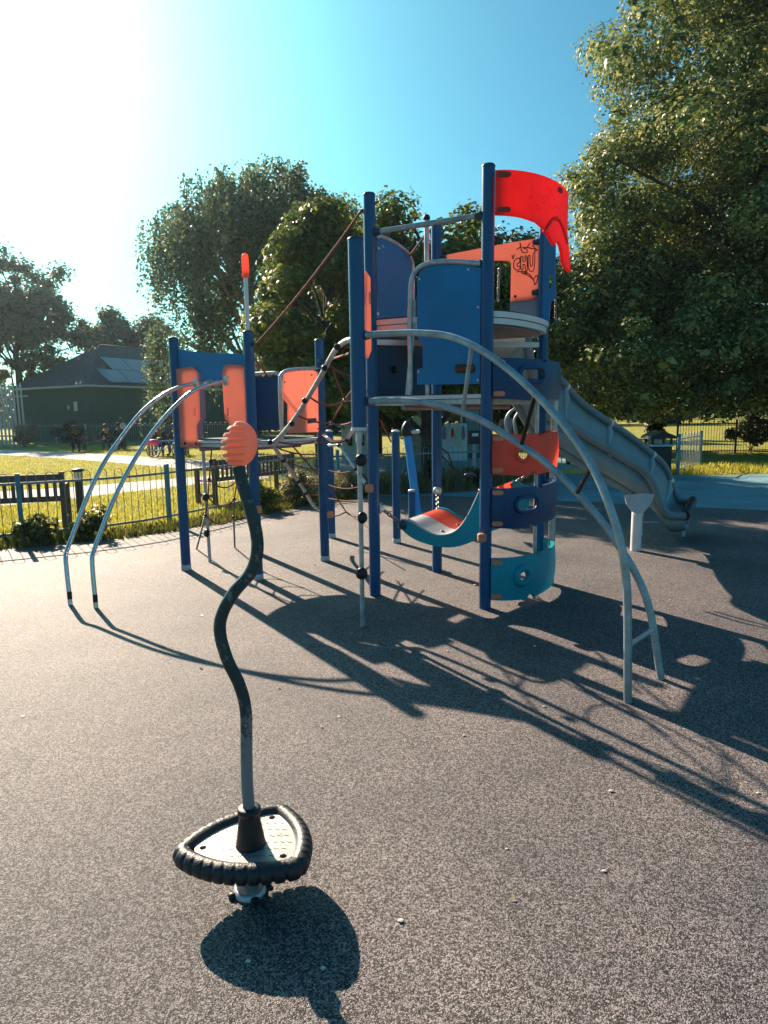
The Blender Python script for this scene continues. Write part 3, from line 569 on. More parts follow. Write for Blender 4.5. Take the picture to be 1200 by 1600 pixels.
# lower net frame: sloping tubes and ropes to the ground
D1 = [P_(427, 697, 7.0), P_(443, 719, 7.25), P_(466, 752, 7.7), P_(478, 770, 7.95), P_(490, 790, 8.3), P_(500, 797, 8.5)]
D2 = [P_(514, 696, 8.9), P_(530, 696, 8.7), P_(540, 710, 8.6), P_(556, 733, 8.4), P_(572, 757, 8.2), P_(590, 790, 8.0)]
for D_ in (D1, D2): MB().tube(D_, 0.0205, 12, 6).build('net_frame_tube', 'steel', PS)
for D_, ix in ((D1, (1, 2, 3)), (D2, (1, 3, 4))):
    for i in ix: MB().ball(D_[i]-Vector((0, .02, 0)), 0.028).build('net_clamp', 'black', PS)
for a, b, s_ in ((P_(436, 701, 7.1), P_(497, 709, 8.0), .03), (D1[1], P_(496, 733, 8.0), .02), (D1[2], P_(500, 758, 8.2), .02), (D1[3], P_(500, 773, 8.3), .02), (P_(514, 735, 8.8), D2[3], .04), (P_(514, 758, 8.8), D2[4], .05), (P_(514, 779, 8.8), P_(580, 783, 8.1), .02), (P_(520, 807, 8.6), P_(540, 800, 8.5), .01), (P_(540, 800, 8.5), P_(556, 808, 8.4), .01)):
    sagrope(a, b, s_)
sagrope(P_(458, 698, 7.1), P_(497, 742, 8.0), 0); sagrope(P_(514, 760, 8.8), P_(541, 800, 8.5), 0); sagrope(P_(541, 800, 8.5), P_(590, 835, 7.5), 0)
# long red ropes
sagrope(V3(Hp, 3.37)+Vector((-0.06, 0, 0)), V3(B, 2.33)+Vector((0.07, 0, 0)), 0.04, 'hand_rope', 0.011); clamp(Hp, 3.37, dvec(Hp, B), 0.022, 0.035); clamp(B, 2.33, dvec(B, Hp), 0.022, 0.035)
sagrope(V3(K, 2.1)+Vector((-0.06, 0, 0)), V3(C, 2.23)+Vector((0.07, 0, 0)), 0.0, 'hand_rope', 0.011); clamp(C, 2.23, dvec(C, K), 0.026, 0.04)
sagrope(P_(398, 560, 6.8), P_(420, 590, 8.0), 0.0, 'hand_rope', 0.010)
sagrope(P_(640, 400, 6.5), P_(665, 366, 6.9), 0.0, 'hand_rope', 0.009)
sagrope(P_(594, 655, 6.2), (0.10, 8.58, 1.30), 0.0, 'hand_rope', 0.010)
# climbing pole and chain ladder under tower 1
q0 = gr(328, 878); q1 = at(317, 700, q0.y+0.02)
MB().tube([q0, q1], 0.019, 12).build('support_pole', 'steel', PS)
for px, py in ((321, 777), (323, 833)):
    MB().lathe(at(px, py, q0.y-0.02), [(0.004, -0.03), (0.034, -0.022), (0.047, -0.004), (0.047, 0.006), (0.036, 0.024), (0.003, 0.031)], 20, axis=(-0.75, -0.6, 0.1)).build('step_disc', 'black', PS)
la = [(331, 700), (329, 721), (327, 749), (325, 777), (321, 805)]; lb = [(372, 700), (372, 720), (371, 750), (366, 780), (365, 808)]
LA = [at(x, y, 7.55) for x, y in la]; LB = [at(x, y, 7.75) for x, y in lb]
MB().tube(LA, 0.008, 8).build('ladder_rope', 'rope', PS); MB().tube(LB, 0.008, 8).build('ladder_rope', 'rope', PS)
for i in range(1, 5):
    sagrope(LA[i], LB[i], 0.09, 'ladder_rung')
    for q in (LA[i], LB[i]): MB().ball(q, 0.02, 10, 7).build('rope_knot', 'black', PS)
MB().chain(LA[4], gr(307, 858), 0.04, 0.005).build('chain', 'chain', PS); MB().chain(LB[4], gr(367, 856), 0.04, 0.005).build('chain', 'chain', PS)
# thin curved rails seen behind the climbing panels
for pts in ([(822, 635), (806, 638), (795, 646), (790, 658), (792, 672), (797, 690)], [(824, 638), (812, 643), (804, 655), (804, 668), (808, 690)]):
    MB().tube([at(x, y, 7.4) for x, y in pts], 0.0135, 10, 6).build('curved_grab_rail', 'galv_teal', PS)
# ------------------------------------------------------------------ slide
nr = [(1.44, 6.70, 2.62), (1.44, 7.0, 2.50)]
for (x, y), Y in zip([(845, 635), (880, 660), (905, 675), (930, 690), (975, 717), (1003, 735), (1020, 757), (1030, 785), (1043, 804), (1070, 806)], [7.3, 7.5, 7.65, 7.8, 8.0, 8.15, 8.2, 8.25, 8.3, 8.3]): nr.append(at(x, y, Y))
fr = [(0.62, 7.08, 2.62), (0.95, 7.75, 2.52), (1.5, 8.05, 2.30)]
for (x, y), Y in zip([(868, 588), (890, 612), (911, 632), (935, 650), (960, 666), (985, 683), (1010, 703), (1035, 725), (1047, 750), (1057, 776), (1066, 785), (1082, 782)], [7.95, 8.1, 8.25, 8.4, 8.6, 8.8, 8.95, 9.1, 9.2, 9.2, 9.2, 9.2]): fr.append(at(x, y, Y))
def resample(pts, n):
    c_ = catmull(pts, 12); d = [0]
    for a, b in zip(c_, c_[1:]): d.append(d[-1]+(b-a).length)
    out = []
    for i in range(n):
        t = d[-1]*i/(n-1); k = min(len(d)-2, max(0, int(np.searchsorted(d, t))-1)); f_ = (t-d[k])/max(1e-9, d[k+1]-d[k]); out.append(c_[k].lerp(c_[k+1], f_))
    return out
NS = 49; NR, FR = resample(nr, NS), resample(fr, NS)
SL = MB().tube(NR, 0.050, 14).build('slide_side_rail', 'slide_rail', PS); SF = MB().tube(FR, 0.050, 14).build('slide_side_rail', 'slide_rail', PS)
def section(i, inset=0.0):
    n, f = NR[i], FR[i]; dn = Vector((0, 0, -1)); k = min(1.0, (NS-1-i)/10)
    mid = lambda t, d: n.lerp(f, t)+dn*d
    return [mid(0.0, 0.0), mid(0.10, 0.11), mid(0.24, 0.17), mid(0.5, 0.185), mid(0.76, 0.17), mid(0.90, 0.11), mid(1, 0), mid(0.93, 0.18+0.10*k), mid(0.62, 0.24+0.16*k), mid(0.28, 0.24+0.20*k), mid(0.07, 0.16+0.14*k)]
vs = []; fs = []; ns = 11
for i in range(NS): vs += section(i)
for i in range(NS-1):
    for k in range(ns): k2 = (k+1) % ns; fs.append((i*ns+k, i*ns+k2, (i+1)*ns+k2, (i+1)*ns+k))
chute = MB().add(vs, fs, True); chute.add(vs[:ns], [tuple(range(ns))]); chute.add(vs[-ns:], [tuple(reversed(range(ns)))])
CHU = chute.build('slide_chute', 'slide', PS)
for i in (11, 20, 29, 38, 43):
    s0, s1 = section(i), section(min(NS-1, i+1)); mb = MB()
    pts = [s0[k].lerp(s1[k], 0.3)+Vector((0, 0, 0.012)) for k in range(7)]
    mb.tube(catmull(pts, 4), [0.014, 0.052, 0.018, 0.008, 0.018, 0.052, 0.014], 8).build('joint_lip', 'slide_lip', CHU)
    MB().tube([FR[i].lerp(FR[i+1], 0.1), FR[i].lerp(FR[i+1], 0.55)], 0.052, 14).build('joint_band', 'alu', SF)
    MB().tube([NR[i].lerp(NR[i+1], 0.1), NR[i].lerp(NR[i+1], 0.2)], 0.052, 14).build('joint_band', 'slide_rail', SL)
MB().tube([section(i)[9]+Vector((0, 0, -0.02)) for i in range(2, 38)], 0.038, 10).build('slide_under_rail', 'slide_rail', CHU)
MB().tube([section(i)[8]+Vector((0, 0, -0.02)) for i in range(2, 40)], 0.038, 10).build('slide_under_rail', 'slide_rail', CHU)
MB().tube([NR[-1], FR[-1]], 0.062, 16).build('slide_end_roll', 'black', CHU)
sp_ = gr(993, 860); MB().lathe((sp_.x, sp_.y, 0), [(0.062, 0), (0.060, 0.46), (0.052, 0.5)], 22).build('slide_post', 'alu', PS)
spl = [(975, 774), (1000, 771), (1022, 772), (1018, 785), (1008, 798), (998, 804), (988, 800), (979, 788)]
board('slide_bracket', spl, (2.6, sp_.y-0.07), (3.4, sp_.y-0.07), 0.02, 'plate', PS)
for px in ((1068, 838), (1003, 836)):
    q = gr(*px); MB().tube([q, q+Vector((0, 0, 0.34))], 0.020, 12).build('slide_foot', 'steel', PS)
a, b = gr(1068, 838), gr(1003, 836); MB().tube([a+Vector((0, 0, .17)), b+Vector((0, 0, .17))], 0.014, 10).build('slide_foot_bar', 'steel', PS)
# ------------------------------------------------------------------ hammock swing hanging in tower 2
vin = Vector((I[0]-Hp[0], I[1]-Hp[1])).normalized(); hn0 = (Hp[0]+vin.x*0.16, Hp[1]+vin.y*0.16); hn1 = (G[0]+vin.x*0.16, G[1]+vin.y*0.16)
HM = empty('hammock_swing', (0.45, 6.3, 0.5), 'curved teal hammock seat with grey and orange mat hanging on chains inside the tall tower', 'swing')
topc = [(626, 813), (640, 816), (660, 828), (680, 837), (700, 836), (716, 827), (730, 808), (740, 788), (749, 768)]
botc = [(626, 826), (640, 838), (660, 848), (690, 855), (715, 854), (740, 845), (765, 832), (775, 812), (778, 780)]
TC = catmull([pl(x, y, hn0, hn1) for x, y in topc], 6); BC = catmull([pl(x, y, hn0, hn1) for x, y in botc], 6)
WV = Vector((vin.x, vin.y, 0))*0.66
lip = MB(); th = Vector((vin.x, vin.y, 0))*0.028; n_ = len(TC)
vs = TC+BC+[p+th for p in TC]+[p+th for p in BC]
fs = []
for i in range(n_-1): fs += [(i, i+1, n_+i+1, n_+i), (2*n_+i, 3*n_+i, 3*n_+i+1, 2*n_+i+1), (i, 2*n_+i, 2*n_+i+1, i+1), (n_+i, n_+i+1, 3*n_+i+1, 3*n_+i)]
fs += [(0, n_, 3*n_, 2*n_), (n_-1, 3*n_-1, 4*n_-1, 2*n_-1)]
lip.add(vs, fs).build('side_lip', 'teal', HM)
MB().add([p+WV+Vector((0, 0, 0.04)) for p in vs], fs).build('side_lip', 'teal', HM)
MB().tube([p+th*0.5+Vector((0, 0, 0.004)) for p in TC], 0.012, 8).build('lip_edge', 'seatgrey', HM)
def mat_strip(t0, t1, m, name):
    mb = MB(); v = []; f = []
    for p in TC:
        for t in (t0, t1): v.append(p+WV*t+Vector((0, 0, 0.04*t-0.012))); 
        for t in (t1, t0): v.append(p+WV*t+Vector((0, 0, 0.04*t-0.047)))
    for i in range(n_-1):
        for k in range(4): f.append((4*i+k, 4*i+(k+1) % 4, 4*i+4+(k+1) % 4, 4*i+4+k))
    f += [(0, 1, 2, 3), (4*n_-4, 4*n_-1, 4*n_-2, 4*n_-3)]
    return mb.add(v, f).build(name, m, HM)
mat_strip(0.05, 0.52, 'seatgrey', 'seat_mat'); mat_strip(0.525, 0.99, 'coral', 'seat_mat')
MB().ball(pl(629, 820, hn0, hn1), (0.042, 0.042, 0.048)).build('end_boss', 'dkteal', HM)
MB().ball(TC[0]+WV, 0.03).build('end_boss', 'dkteal', HM)
MB().chain(pl(625, 817, hn0, hn1), V3(Hp, 0.80)+Vector((0.07, 0.02, 0)), 0.05, 0.007).build('chain', 'chain', HM)
MB().chain(TC[0]+WV, V3(I, 0.84)+Vector((0, -0.06, 0)), 0.05, 0.007).build('chain', 'chain', HM)
MB().chain(TC[-1]+WV*0.95, at(838, 735, 6.45), 0.05, 0.007).build('chain', 'chain', HM)
MB().chain(TC[-1], V3(G, 1.02)+Vector((-0.02, 0.06, 0)), 0.05, 0.007).build('chain', 'chain', HM)
for p, z, d in ((Hp, 0.80, (1, 0.2)), (I, 0.86, (0, -1))):
    MB().lathe(V3(p, z)+Vector((d[0], d[1], 0)).normalized()*0.045, [(0.045, 0), (0.045, 0.02), (0.03, 0.03), (0.018, 0.05)], 18, axis=(d[0], d[1], 0)).build('chain_lug', 'alu', PS)
for i in (16, 24):
    for t in (0.3, 0.75): MB().lathe(TC[i]+WV*t+Vector((0, 0, 0.04*t-0.011)), [(0.02, 0), (0.018, 0.004), (0.002, 0.005)], 10).build('mat_stud', 'dkteal', HM)
# ------------------------------------------------------------------ standing spinner in the foreground
SY = 2.17
SP = empty('standing_spinner', (-0.49, SY, 0), 'standing spinner with bent chipped pole, orange hand grip and black tyre-edged footplate', 'spinner')
pp = [(389, 1262), (386, 1220), (385, 1170), (384, 1110), (374, 1070), (355, 1030), (344, 990), (347, 960), (366, 925), (390, 897), (401, 868), (401, 836), (391, 795), (379, 757), (372, 728)]
PPT = [at(x, y, SY) for x, y in pp]
MB().tube(PPT, 0.0205, 18, 8).build('bent_pole', 'spin_pole', SP)
# hand grip: rounded palm with grooved finger ridges on the left
zc, hc = 1.578, at(374, 694, SY); v = []; f = []; NZ, NA = 112, 40
for i in range(NZ+1):
    t = -1+2*i/NZ; zz = t*0.072; base = math.sqrt(max(0.0, 1-t*t*0.985))
    g_ = (i/NZ*6.6) % 1.0; saw = 1.0 if g_ > 0.46 else 0.70
    sk = -0.010*(t)+0.0
    for k in range(NA):
        a = 2*math.pi*k/NA; left = max(0.0, math.cos(a-math.pi-0.55)); grip = 1-(1-saw)*min(1, (left*1.9)**0.6 if left > 0 else 0)
        taper = 1.0+0.12*(-t)*left
        v.append((hc.x+0.058*base*grip*taper*math.cos(a)+sk*0+0.004*t, hc.y+0.046*base*grip*math.sin(a), hc.z+zz))
for i in range(NZ):
    for k in range(NA): k2 = (k+1) % NA; f.append((i*NA+k, i*NA+k2, (i+1)*NA+k2, (i+1)*NA+k))
hb = MB().add(v, f, False); hb.add(v[:NA], [tuple(reversed(range(NA)))]); hb.add(v[-NA:], [tuple(range(NA))]); hb.build('hand_grip', 'hand', SP)
# footplate
ZP = 0.175
V1, V2, V3_ = gr(283, 1333, ZP), gr(437, 1266, ZP), gr(464, 1352, ZP); ctr = (V1+V2+V3_)/3
def reuleaux(scale=1.0, n=30):
    out = []; vs_ = [V1, V2, V3_]
    for a, b, c in ((0, 1, 2), (1, 2, 0), (2, 0, 1)):
        p, q = vs_[a], vs_[b]; o_ = (p+q)/2-ctr; o_ = o_.normalized()
        for i in range(n): t = i/n; out.append(p.lerp(q, t)+o_*(0.19*(p-q).length*4*t*(1-t)*0.75))
    N_ = len(out); k = 4; sm = []
    for i in range(N_): sm.append(sum((out[(i+j) % N_] for j in range(-k, k+1)), Vector((0, 0, 0)))/(2*k+1))
    return [ctr+(p-ctr)*scale for p in sm]
ring = reuleaux(1.0, 88); nR = len(ring); v = []; f = []; seg = 16
for i in range(nR):
    p = ring[i]; t = (ring[(i+1) % nR]-ring[i-1]).normalized(); n = Vector((t.y, -t.x, 0)); n = n if n.dot(p-ctr) > 0 else -n
    ridge = (i % 8) < 6
    for k in range(seg):
        a = 2*math.pi*k/seg; outer = max(0.0, math.cos(a+0.30)-.05); rr = 0.031*(1+(0.12 if ridge else -0.16)*(outer**0.6 if outer > 0 else 0))
        v.append(p+n*(rr*math.cos(a))+Vector((0, 0, rr*1.12*math.sin(a)-0.010)))
for i in range(nR):
    for k in range(seg): k2 = (k+1) % seg; j = (i+1) % nR; f.append((i*seg+k, i*seg+k2, j*seg+k2, j*seg+k))
MB().add(v, f, True).build('tyre_rim', 'tyre', SP)
inner = [p.xy for p in reuleaux(0.92, 20)]; holes = []
for vv in (V1, V2, V3_): c = ctr.lerp(vv, 0.70); holes.append(circ(c.x, c.y, 0.012, 12))
tan = (V2-V1).normalized()
for row in range(9):
    for k in range(-6, 7):
        c = ctr.xy+Vector((0.026*k+0.013*(row % 2), -0.16+0.036*row))
        if (c-ctr.xy).length < 0.05 or not in_poly(c, [ctr.xy+(p-ctr.xy)*0.86 for p in inner]): continue
        if any((c-Vector(h[0])).length < 0.035 for h in holes[:3]): continue
        ang = R(20 if k < 0 else -15); dx, dy = math.cos(ang)*0.009, math.sin(ang)*0.009
        holes.append([(c.x-dx, c.y-dy-0.0017), (c.x+dx, c.y+dy-0.0017), (c.x+dx, c.y+dy+0.0017), (c.x-dx, c.y-dy+0.0017)])
sheet(MB(), [tuple(p) for p in inner], holes, lambda a, b: (Vector((a, b, ZP+0.002)), Vector((0, 0, 1))), 0.010, 0.06).build('tread_plate', 'tread', SP)
MB().prism([(p[0], p[1], ZP-0.045) for p in inner], (0, 0, 0.015)).build('plate_base', 'black', SP)
pc = PPT[0]
MB().lathe((pc.x, pc.y, 0), [(0.056, ZP-0.01), (0.050, ZP+0.02), (0.034, ZP+0.115), (0.033, ZP+0.122), (0.040, ZP+0.124), (0.040, ZP+0.142), (0.034, ZP+0.146), (0.022, ZP+0.147)], 28).build('pole_boot', 'black', SP)
MB().lathe((-0.49, SY, 0), [(0.046, 0.0), (0.046, 0.10), (0.040, 0.14)], 22).build('base_spindle', 'steel', SP)
MB().lathe((-0.49, SY, 0), [(0.058, 0.0), (0.056, 0.014), (0.048, 0.020)], 20).build('base_flange', 'steel', SP)
for k in range(4): MB().ball((-0.49+.062*math.cos(k*1.57+.5), SY+.062*math.sin(k*1.57+.5), .008), (.018, .014, .010), 8, 6).build('flange_lug', 'black', SP)
# ------------------------------------------------------------------ rope spinner behind : leaning light blue pole
q0, q1 = at(653, 806, 10.6), at(636, 676, 10.6); q0 = gr(655, 822, 0); q1 = at(636, 676, q0.y)
LP = empty('leaning_pole', q0, 'leaning light blue pole with black ball head holding a slack swing rope behind the hammock', 'play pole')
MB().tube([q0, q1], 0.060, 18).build('pole', 'skyblue', LP)
MB().lathe(q1-Vector((0, 0, .06)), [(0.05, 0), (0.085, 0.03), (0.088, 0.10), (0.07, 0.16), (0.03, 0.22), (0.004, 0.23)], 18).build('pole_head', 'black', LP)
MB().tube([q1, at(655, 674, q0.y-0.1)], 0.028, 10).build('rope_arm', 'alu', LP)
MB().tube([at(658, 677, q0.y-.1), at(700, 708, q0.y-.2), at(711, 738, q0.y-.3), at(712, 737, q0.y-.3)], 0.012, 8).build('swing_rope', 'black', LP)
MB().tube([at(700, 723, q0.y-.3), at(723, 747, q0.y-.3)], [0.018, 0.034], 10).build('rope_grip', 'black', LP)
MB().tube([at(661, 680, q0.y-.1), at(722, 747, q0.y-.3), at(728, 743, q0.y-.3), at(745, 744, q0.y-.3)], 0.012, 8).build('swing_rope', 'black', LP)
MB().ball(at(735, 742, q0.y-.3), (0.09, 0.03, 0.03)).build('swing_seat', 'dkteal', LP)
# ------------------------------------------------------------------ fences
def poly_len(pts):
    d = [0.0]
    for a, b in zip(pts, pts[1:]): d.append(d[-1]+math.dist(a, b))
    return d
def along(pts, d, s_):
    k = min(len(d)-2, max(0, int(np.searchsorted(d, s_, side='right'))-1)); t = (s_-d[k])/(d[k+1]-d[k]); return Vector(pts[k]).lerp(Vector(pts[k+1]), t)
def bow_fence(pts, h, label, mbar='fence', mpost='fence_post', bar=0.0052, bay=2.15, gap=0.105, group=None, smooth=True, post_h=0.0, name='bow_top_fence', hoops=True):
    if smooth: pts = [tuple(p.xy) for p in catmull([(p[0], p[1], 0) for p in pts], 6)]
    d = poly_len(pts); e = empty(name, (pts[0][0], pts[0][1], 0), label, 'fence', group); nb = max(1, round(d[-1]/bay)); bl = d[-1]/nb
    for i in range(nb+1):
        c = along(pts, d, bl*i); nx = along(pts, d, min(d[-1], bl*i+0.05))-along(pts, d, max(0, bl*i-0.05)); MB().box((c.x, c.y, (h+post_h)/2-0.03), 0.06, 0.06, h+post_h+0.06, (nx.x, nx.y, 0), bev=0.006).build('fence_post', mpost, e)
    for i in range(nb):
        mb = MB(); s0 = bl*i+0.05; s1 = bl*(i+1)-0.05; n = max(2, int((s1-s0)/gap)); n -= n % 2; st = (s1-s0)/n
        for k in range(0, n, 2):
            a = along(pts, d, s0+st*(k+0.5)); b = along(pts, d, s0+st*(k+1.5))
            if hoops:
                m_ = (a+b)/2; rad = (b-a).length/2; dr = (b-a).normalized(); P3 = [(a.x, a.y, -0.03)]
                for j in range(9): q = math.pi-math.pi*j/8; pt = m_+dr*(rad*math.cos(q)); P3.append((pt.x, pt.y, h-rad+rad*math.sin(q)))
                P3.append((b.x, b.y, -0.03)); mb.tube(P3, bar, 6)
            else:
                for q in (a, b): mb.tube([(q.x, q.y, -0.03), (q.x, q.y, h)], bar, 6)
        mb.build('hoop_panel' if hoops else 'bar_panel', mbar, e)
        for z in (0.10, h-0.14):
            m2 = MB(); qs = [along(pts, d, bl*i+0.03+(bl-0.06)*j/4) for j in range(5)]
            for a, b in zip(qs, qs[1:]): m2.box(((a.x+b.x)/2, (a.y+b.y)/2, z), (b-a).length+0.004, 0.010, 0.034, (b.x-a.x, b.y-a.y, 0))
            m2.build('rail', mbar, e)
    return e
bow_fence(FENCE, 0.92, 'bow-topped metal fence with turquoise posts curving round the playground edge')
g0, g1 = Vector((4.42, 17.4)), Vector((5.52, 17.4))
ge = empty('yellow_gate', (4.42, 17.4, 0), 'bright yellow barred metal gate closing the gap behind the slide', 'gate')
gb = MB()
for x in (4.44, 5.50): gb.box((x, 17.4, 0.5), 0.055, 0.055, 0.86)
for z in (0.10, 0.90): gb.box((4.97, 17.4, z), 1.0, 0.05, 0.075)
gb.build('gate_frame', 'yellow', ge); gb = MB()
for i in range(8): gb.tube([(4.57+i*0.115, 17.4, 0.13), (4.57+i*0.115, 17.4, 0.87)], 0.010, 6)
gb.build('gate_bars', 'yellow', ge); MB().box((5.40, 17.36, 0.62), 0.10, 0.03, 0.06).build('latch', 'black', ge)
for x in (4.33, 5.62): MB().box((x, 17.4, 0.52), 0.07, 0.07, 1.06, bev=0.006).build('gate_post', 'fence_post', ge)
bow_fence([(5.70, 17.4), (6.5, 17.35), (7.6, 17.5)], 0.92, 'short run of turquoise hooped fence between the yellow gate and the litter bin', smooth=False, bay=1.9)
bow_fence([(7.66, 17.6), (9.3, 19.9)], 1.02, 'pale weathered railing with bent bars standing beside the dark litter bin', 'fence_pale', 'fence_post', 0.009, 3.0, 0.19, smooth=False, name='pale_railing')
bow_fence([(10.8, 25.0), (14.2, 25.4), (20, 25.6)], 1.25, 'black railing running under the large leafy tree at right', 'fence_dark', 'fence_dark', 0.008, 2.3, 0.11, smooth=False, name='black_railing', hoops=False)
bow_fence([(-22.5, 43.2), (-17.0, 41.0), (-12.5, 40.2), (-6, 40)], 1.25, 'low hooped fence in front of the green hut', 'fence', 'fence_pale', 0.012, 2.6, 0.13, smooth=False)
# palisade at far left
pe = empty('palisade_fence', (-25, 40.6, 0), 'tall pale grey palisade fence left of the green hut', 'fence'); mb = MB()
for i in range(34):
    x = -28.9+0.24*i; y = 41-0.03*i; mb.prism([(x-.055, y, -0.05), (x+.055, y, -0.05), (x+.055, y, 3.35), (x+.02, y, 3.62+0.06*(i % 2)), (x-.02, y, 3.62+0.06*(i % 2)), (x-.055, y, 3.35)], (0, 0.02, 0))
mb.build('pales', 'fence_pale', pe); mb = MB()
for z in (0.6, 2.9): mb.box((-24.9, 40.6, z), 8.6, 0.05, 0.08, (1, -0.125, 0))
mb.build('rail', 'fence_pale', pe)
# ------------------------------------------------------------------ benches
def bench(a, b, label, group, back=0.86, facing=1, m='wood'):
    a, b = Vector(a), Vector(b); d = (b-a).normalized(); n = Vector((-d.y, d.x))*facing; L_ = (b-a).length; e = empty('bench', (*((a+b)/2), 0), label, 'bench', group); D3 = Vector((d.x, d.y, 0)); N3 = Vector((n.x, n.y, 0))
    A3 = Vector((a.x, a.y, 0)); B3 = Vector((b.x, b.y, 0))
    for p in (A3, B3):
        MB().box(p+Vector((0, 0, back/2-0.01)), 0.075, 0.075, back+0.02, D3, bev=0.006).build('leg', m, e)
        MB().box(p+N3*0.46+Vector((0, 0, 0.31)), 0.075, 0.075, 0.64, D3, bev=0.006).build('leg', m, e)
        MB().box(p+N3*0.24+Vector((0, 0, 0.65)), 0.08, 0.54, 0.04, D3, bev=0.006).build('armrest', m, e)
        MB().box(p+N3*0.23+Vector((0, 0, 0.16)), 0.05, 0.40, 0.05, D3).build('stretcher', m, e)
    mb = MB(); c = (A3+B3)/2
    mb.box(c+Vector((0, 0, back-0.08)), L_-0.08, 0.045, 0.10, D3, bev=0.005); mb.box(c+Vector((0, 0, 0.47)), L_-0.08, 0.045, 0.07, D3, bev=0.005)
    k = int(L_/0.115)
    for i in range(k): mb.box(A3+D3*(0.10+(L_-0.2)*i/(k-1))+Vector((0, 0, (back+0.36)/2)), 0.05, 0.022, back-0.60, D3)
    mb.build('backrest', m, e); mb = MB()
    for i in range(5): mb.box(c+N3*(0.07+0.095*i)+Vector((0, 0, 0.43)), L_+0.02, 0.075, 0.025, D3, bev=0.004)
    mb.build('seat', m, e); return e
bench((-6.35, 9.55), (-4.78, 10.05), 'weathered wooden bench nearest the fence at the left edge, seen from behind', 'wooden park benches')
bench((-3.15, 12.6), (-1.95, 14.5), 'dark wooden bench seen through the fence behind the bushy pale shrubs', 'wooden park benches')
bench((-15.1, 34.6), (-13.2, 34.9), 'distant bench with people sitting on it in front of the green hut', 'wooden park benches', facing=-1)
bench((-9.9, 29.2), (-8.4, 29.3), 'distant bench beside the parked bicycle with the pink cover', 'wooden park benches', facing=-1)
# bollard light
q = gr(127, 803); bo = empty('bollard_light', q, 'black bollard light with pale lens standing on the lawn behind the fence', 'bollard light')
MB().lathe(q, [(0.070, -0.03), (0.066, 0.58)], 18).build('bollard_body', 'black', bo); MB().lathe(q, [(0.060, 0.582), (0.060, 0.73)], 18).build('lens', 'white', bo)
MB().lathe(q, [(0.09, 0.732), (0.115, 0.75), (0.10, 0.775), (0.03, 0.79), (0.004, 0.795)], 18).build('bollard_cap', 'black', bo)
for k in range(4): a = k*math.pi/2+.4; MB().tube([(q.x+.064*math.cos(a), q.y+.064*math.sin(a), .58), (q.x+.064*math.cos(a), q.y+.064*math.sin(a), .735)], 0.006, 6).build('lens_bar', 'black', bo)
# litter bin with gabled hood
bx_, by_ = 6.95, 17.2; bi = empty('litter_bin', (bx_, by_, 0), 'black litter bin with gabled lid beside the pale railing', 'bin')
MB().box((bx_, by_, 0.36), 0.52, 0.52, 0.74, bev=0.02).build('bin_body', 'black', bi)
mb = MB()
for sx in (-.23, .23):
    for sy in (-.23, .23): mb.box((bx_+sx, by_+sy, 0.83), 0.05, 0.05, 0.20)
mb.build('hood_posts', 'black', bi); MB().box((bx_, by_, 0.76), 0.56, 0.56, 0.05).build('bin_collar', 'fence_pale', bi)
MB().prism([(bx_-.34, by_-.32, .93), (bx_+.34, by_-.32, .93), (bx_+.30, by_-.32, 1.0), (bx_, by_-.32, 1.12), (bx_-.30, by_-.32, 1.0)], (0, 0.64, 0)).build('bin_roof', 'black', bi)
MB().box((bx_, by_+0.2, 0.84), 0.34, 0.01, 0.12).build('notice', 'white', bi)
# dog bin on pole
q = at(741, 742, 15.9); q.z = 0; db = empty('post_bin', q, 'small dark box on a pale blue post just left of the tall blue post', 'bin')
MB().tube([q, q+Vector((0, 0, 1.0))], 0.04, 10).build('bin_post', 'fence_pale', db); MB().box(q+Vector((0, -.02, 1.07)), 0.30, 0.22, 0.30, bev=0.02).build('bin_box', 'black', db); MB().box(q+Vector((0, -.135, 1.13)), 0.14, 0.01, 0.07).build('bin_notice', 'white', db)
# ------------------------------------------------------------------ green hut
c0 = Vector((-19.1, 45.0)); dl, dr_ = Vector((-.85, .53)).normalized(), Vector((.53, .85)).normalized(); WL, WR = 7.6, 15.0
HU = empty('green_hut', (c0.x, c0.y, 0), 'dark green timber hut with hipped shingle roof and solar panels at far left', 'hut')
def hp(a, b, z): q = c0+dl*a+dr_*b; return Vector((q.x, q.y, z))
mb = MB(); mb.prism([hp(0, 0, -0.05), hp(WL, 0, -0.05), hp(WL, WR, -0.05), hp(0, WR, -0.05)], (0, 0, 3.72))
mb.build('wall', 'hutwall', HU); mb = MB()
for i in range(60): q = hp(WL*i/59, -0.012, 1.82); mb.box(q, 0.03, 0.03, 3.6, (dl.x, dl.y, 0))
for i in range(110): q = hp(-0.012, WR*i/109, 1.82); mb.box(q, 0.03, 0.03, 3.6, (dr_.x, dr_.y, 0))
mb.build('cladding_battens', 'hutwall', HU)
ov = 0.75; e_ = [hp(-ov, -ov, 3.62), hp(WL+ov, -ov, 3.62), hp(WL+ov, WR+ov, 3.62), hp(-ov, WR+ov, 3.62)]; r0, r1 = hp(WL/2, WL/2-.1, 6.75), hp(WL/2, WR-WL/2, 6.75)
rf = MB().add([*e_, r0, r1], [(0, 1, 4), (1, 2, 5, 4), (2, 3, 5), (3, 0, 4, 5), (3, 2, 1, 0)]).build('roof', 'roof', HU)
MB().tube([e_[0], e_[1]], 0.07, 8).build('gutter', 'fence_pale', HU); MB().tube([e_[3], e_[0]], 0.07, 8).build('gutter', 'fence_pale', HU)
MB().tube([r0, e_[0]], 0.07, 6).build('ridge_tiles', 'roof', rf); MB().tube([r0, r1], 0.09, 6).build('ridge_tiles', 'roof', rf)
fe, fu = (e_[3]-e_[0]).normalized(), (r0-hp(-ov, WL/2-.1, 3.62)).normalized(); fnrm = fe.cross(fu).normalized(); fnrm = fnrm if fnrm.z > 0 else -fnrm
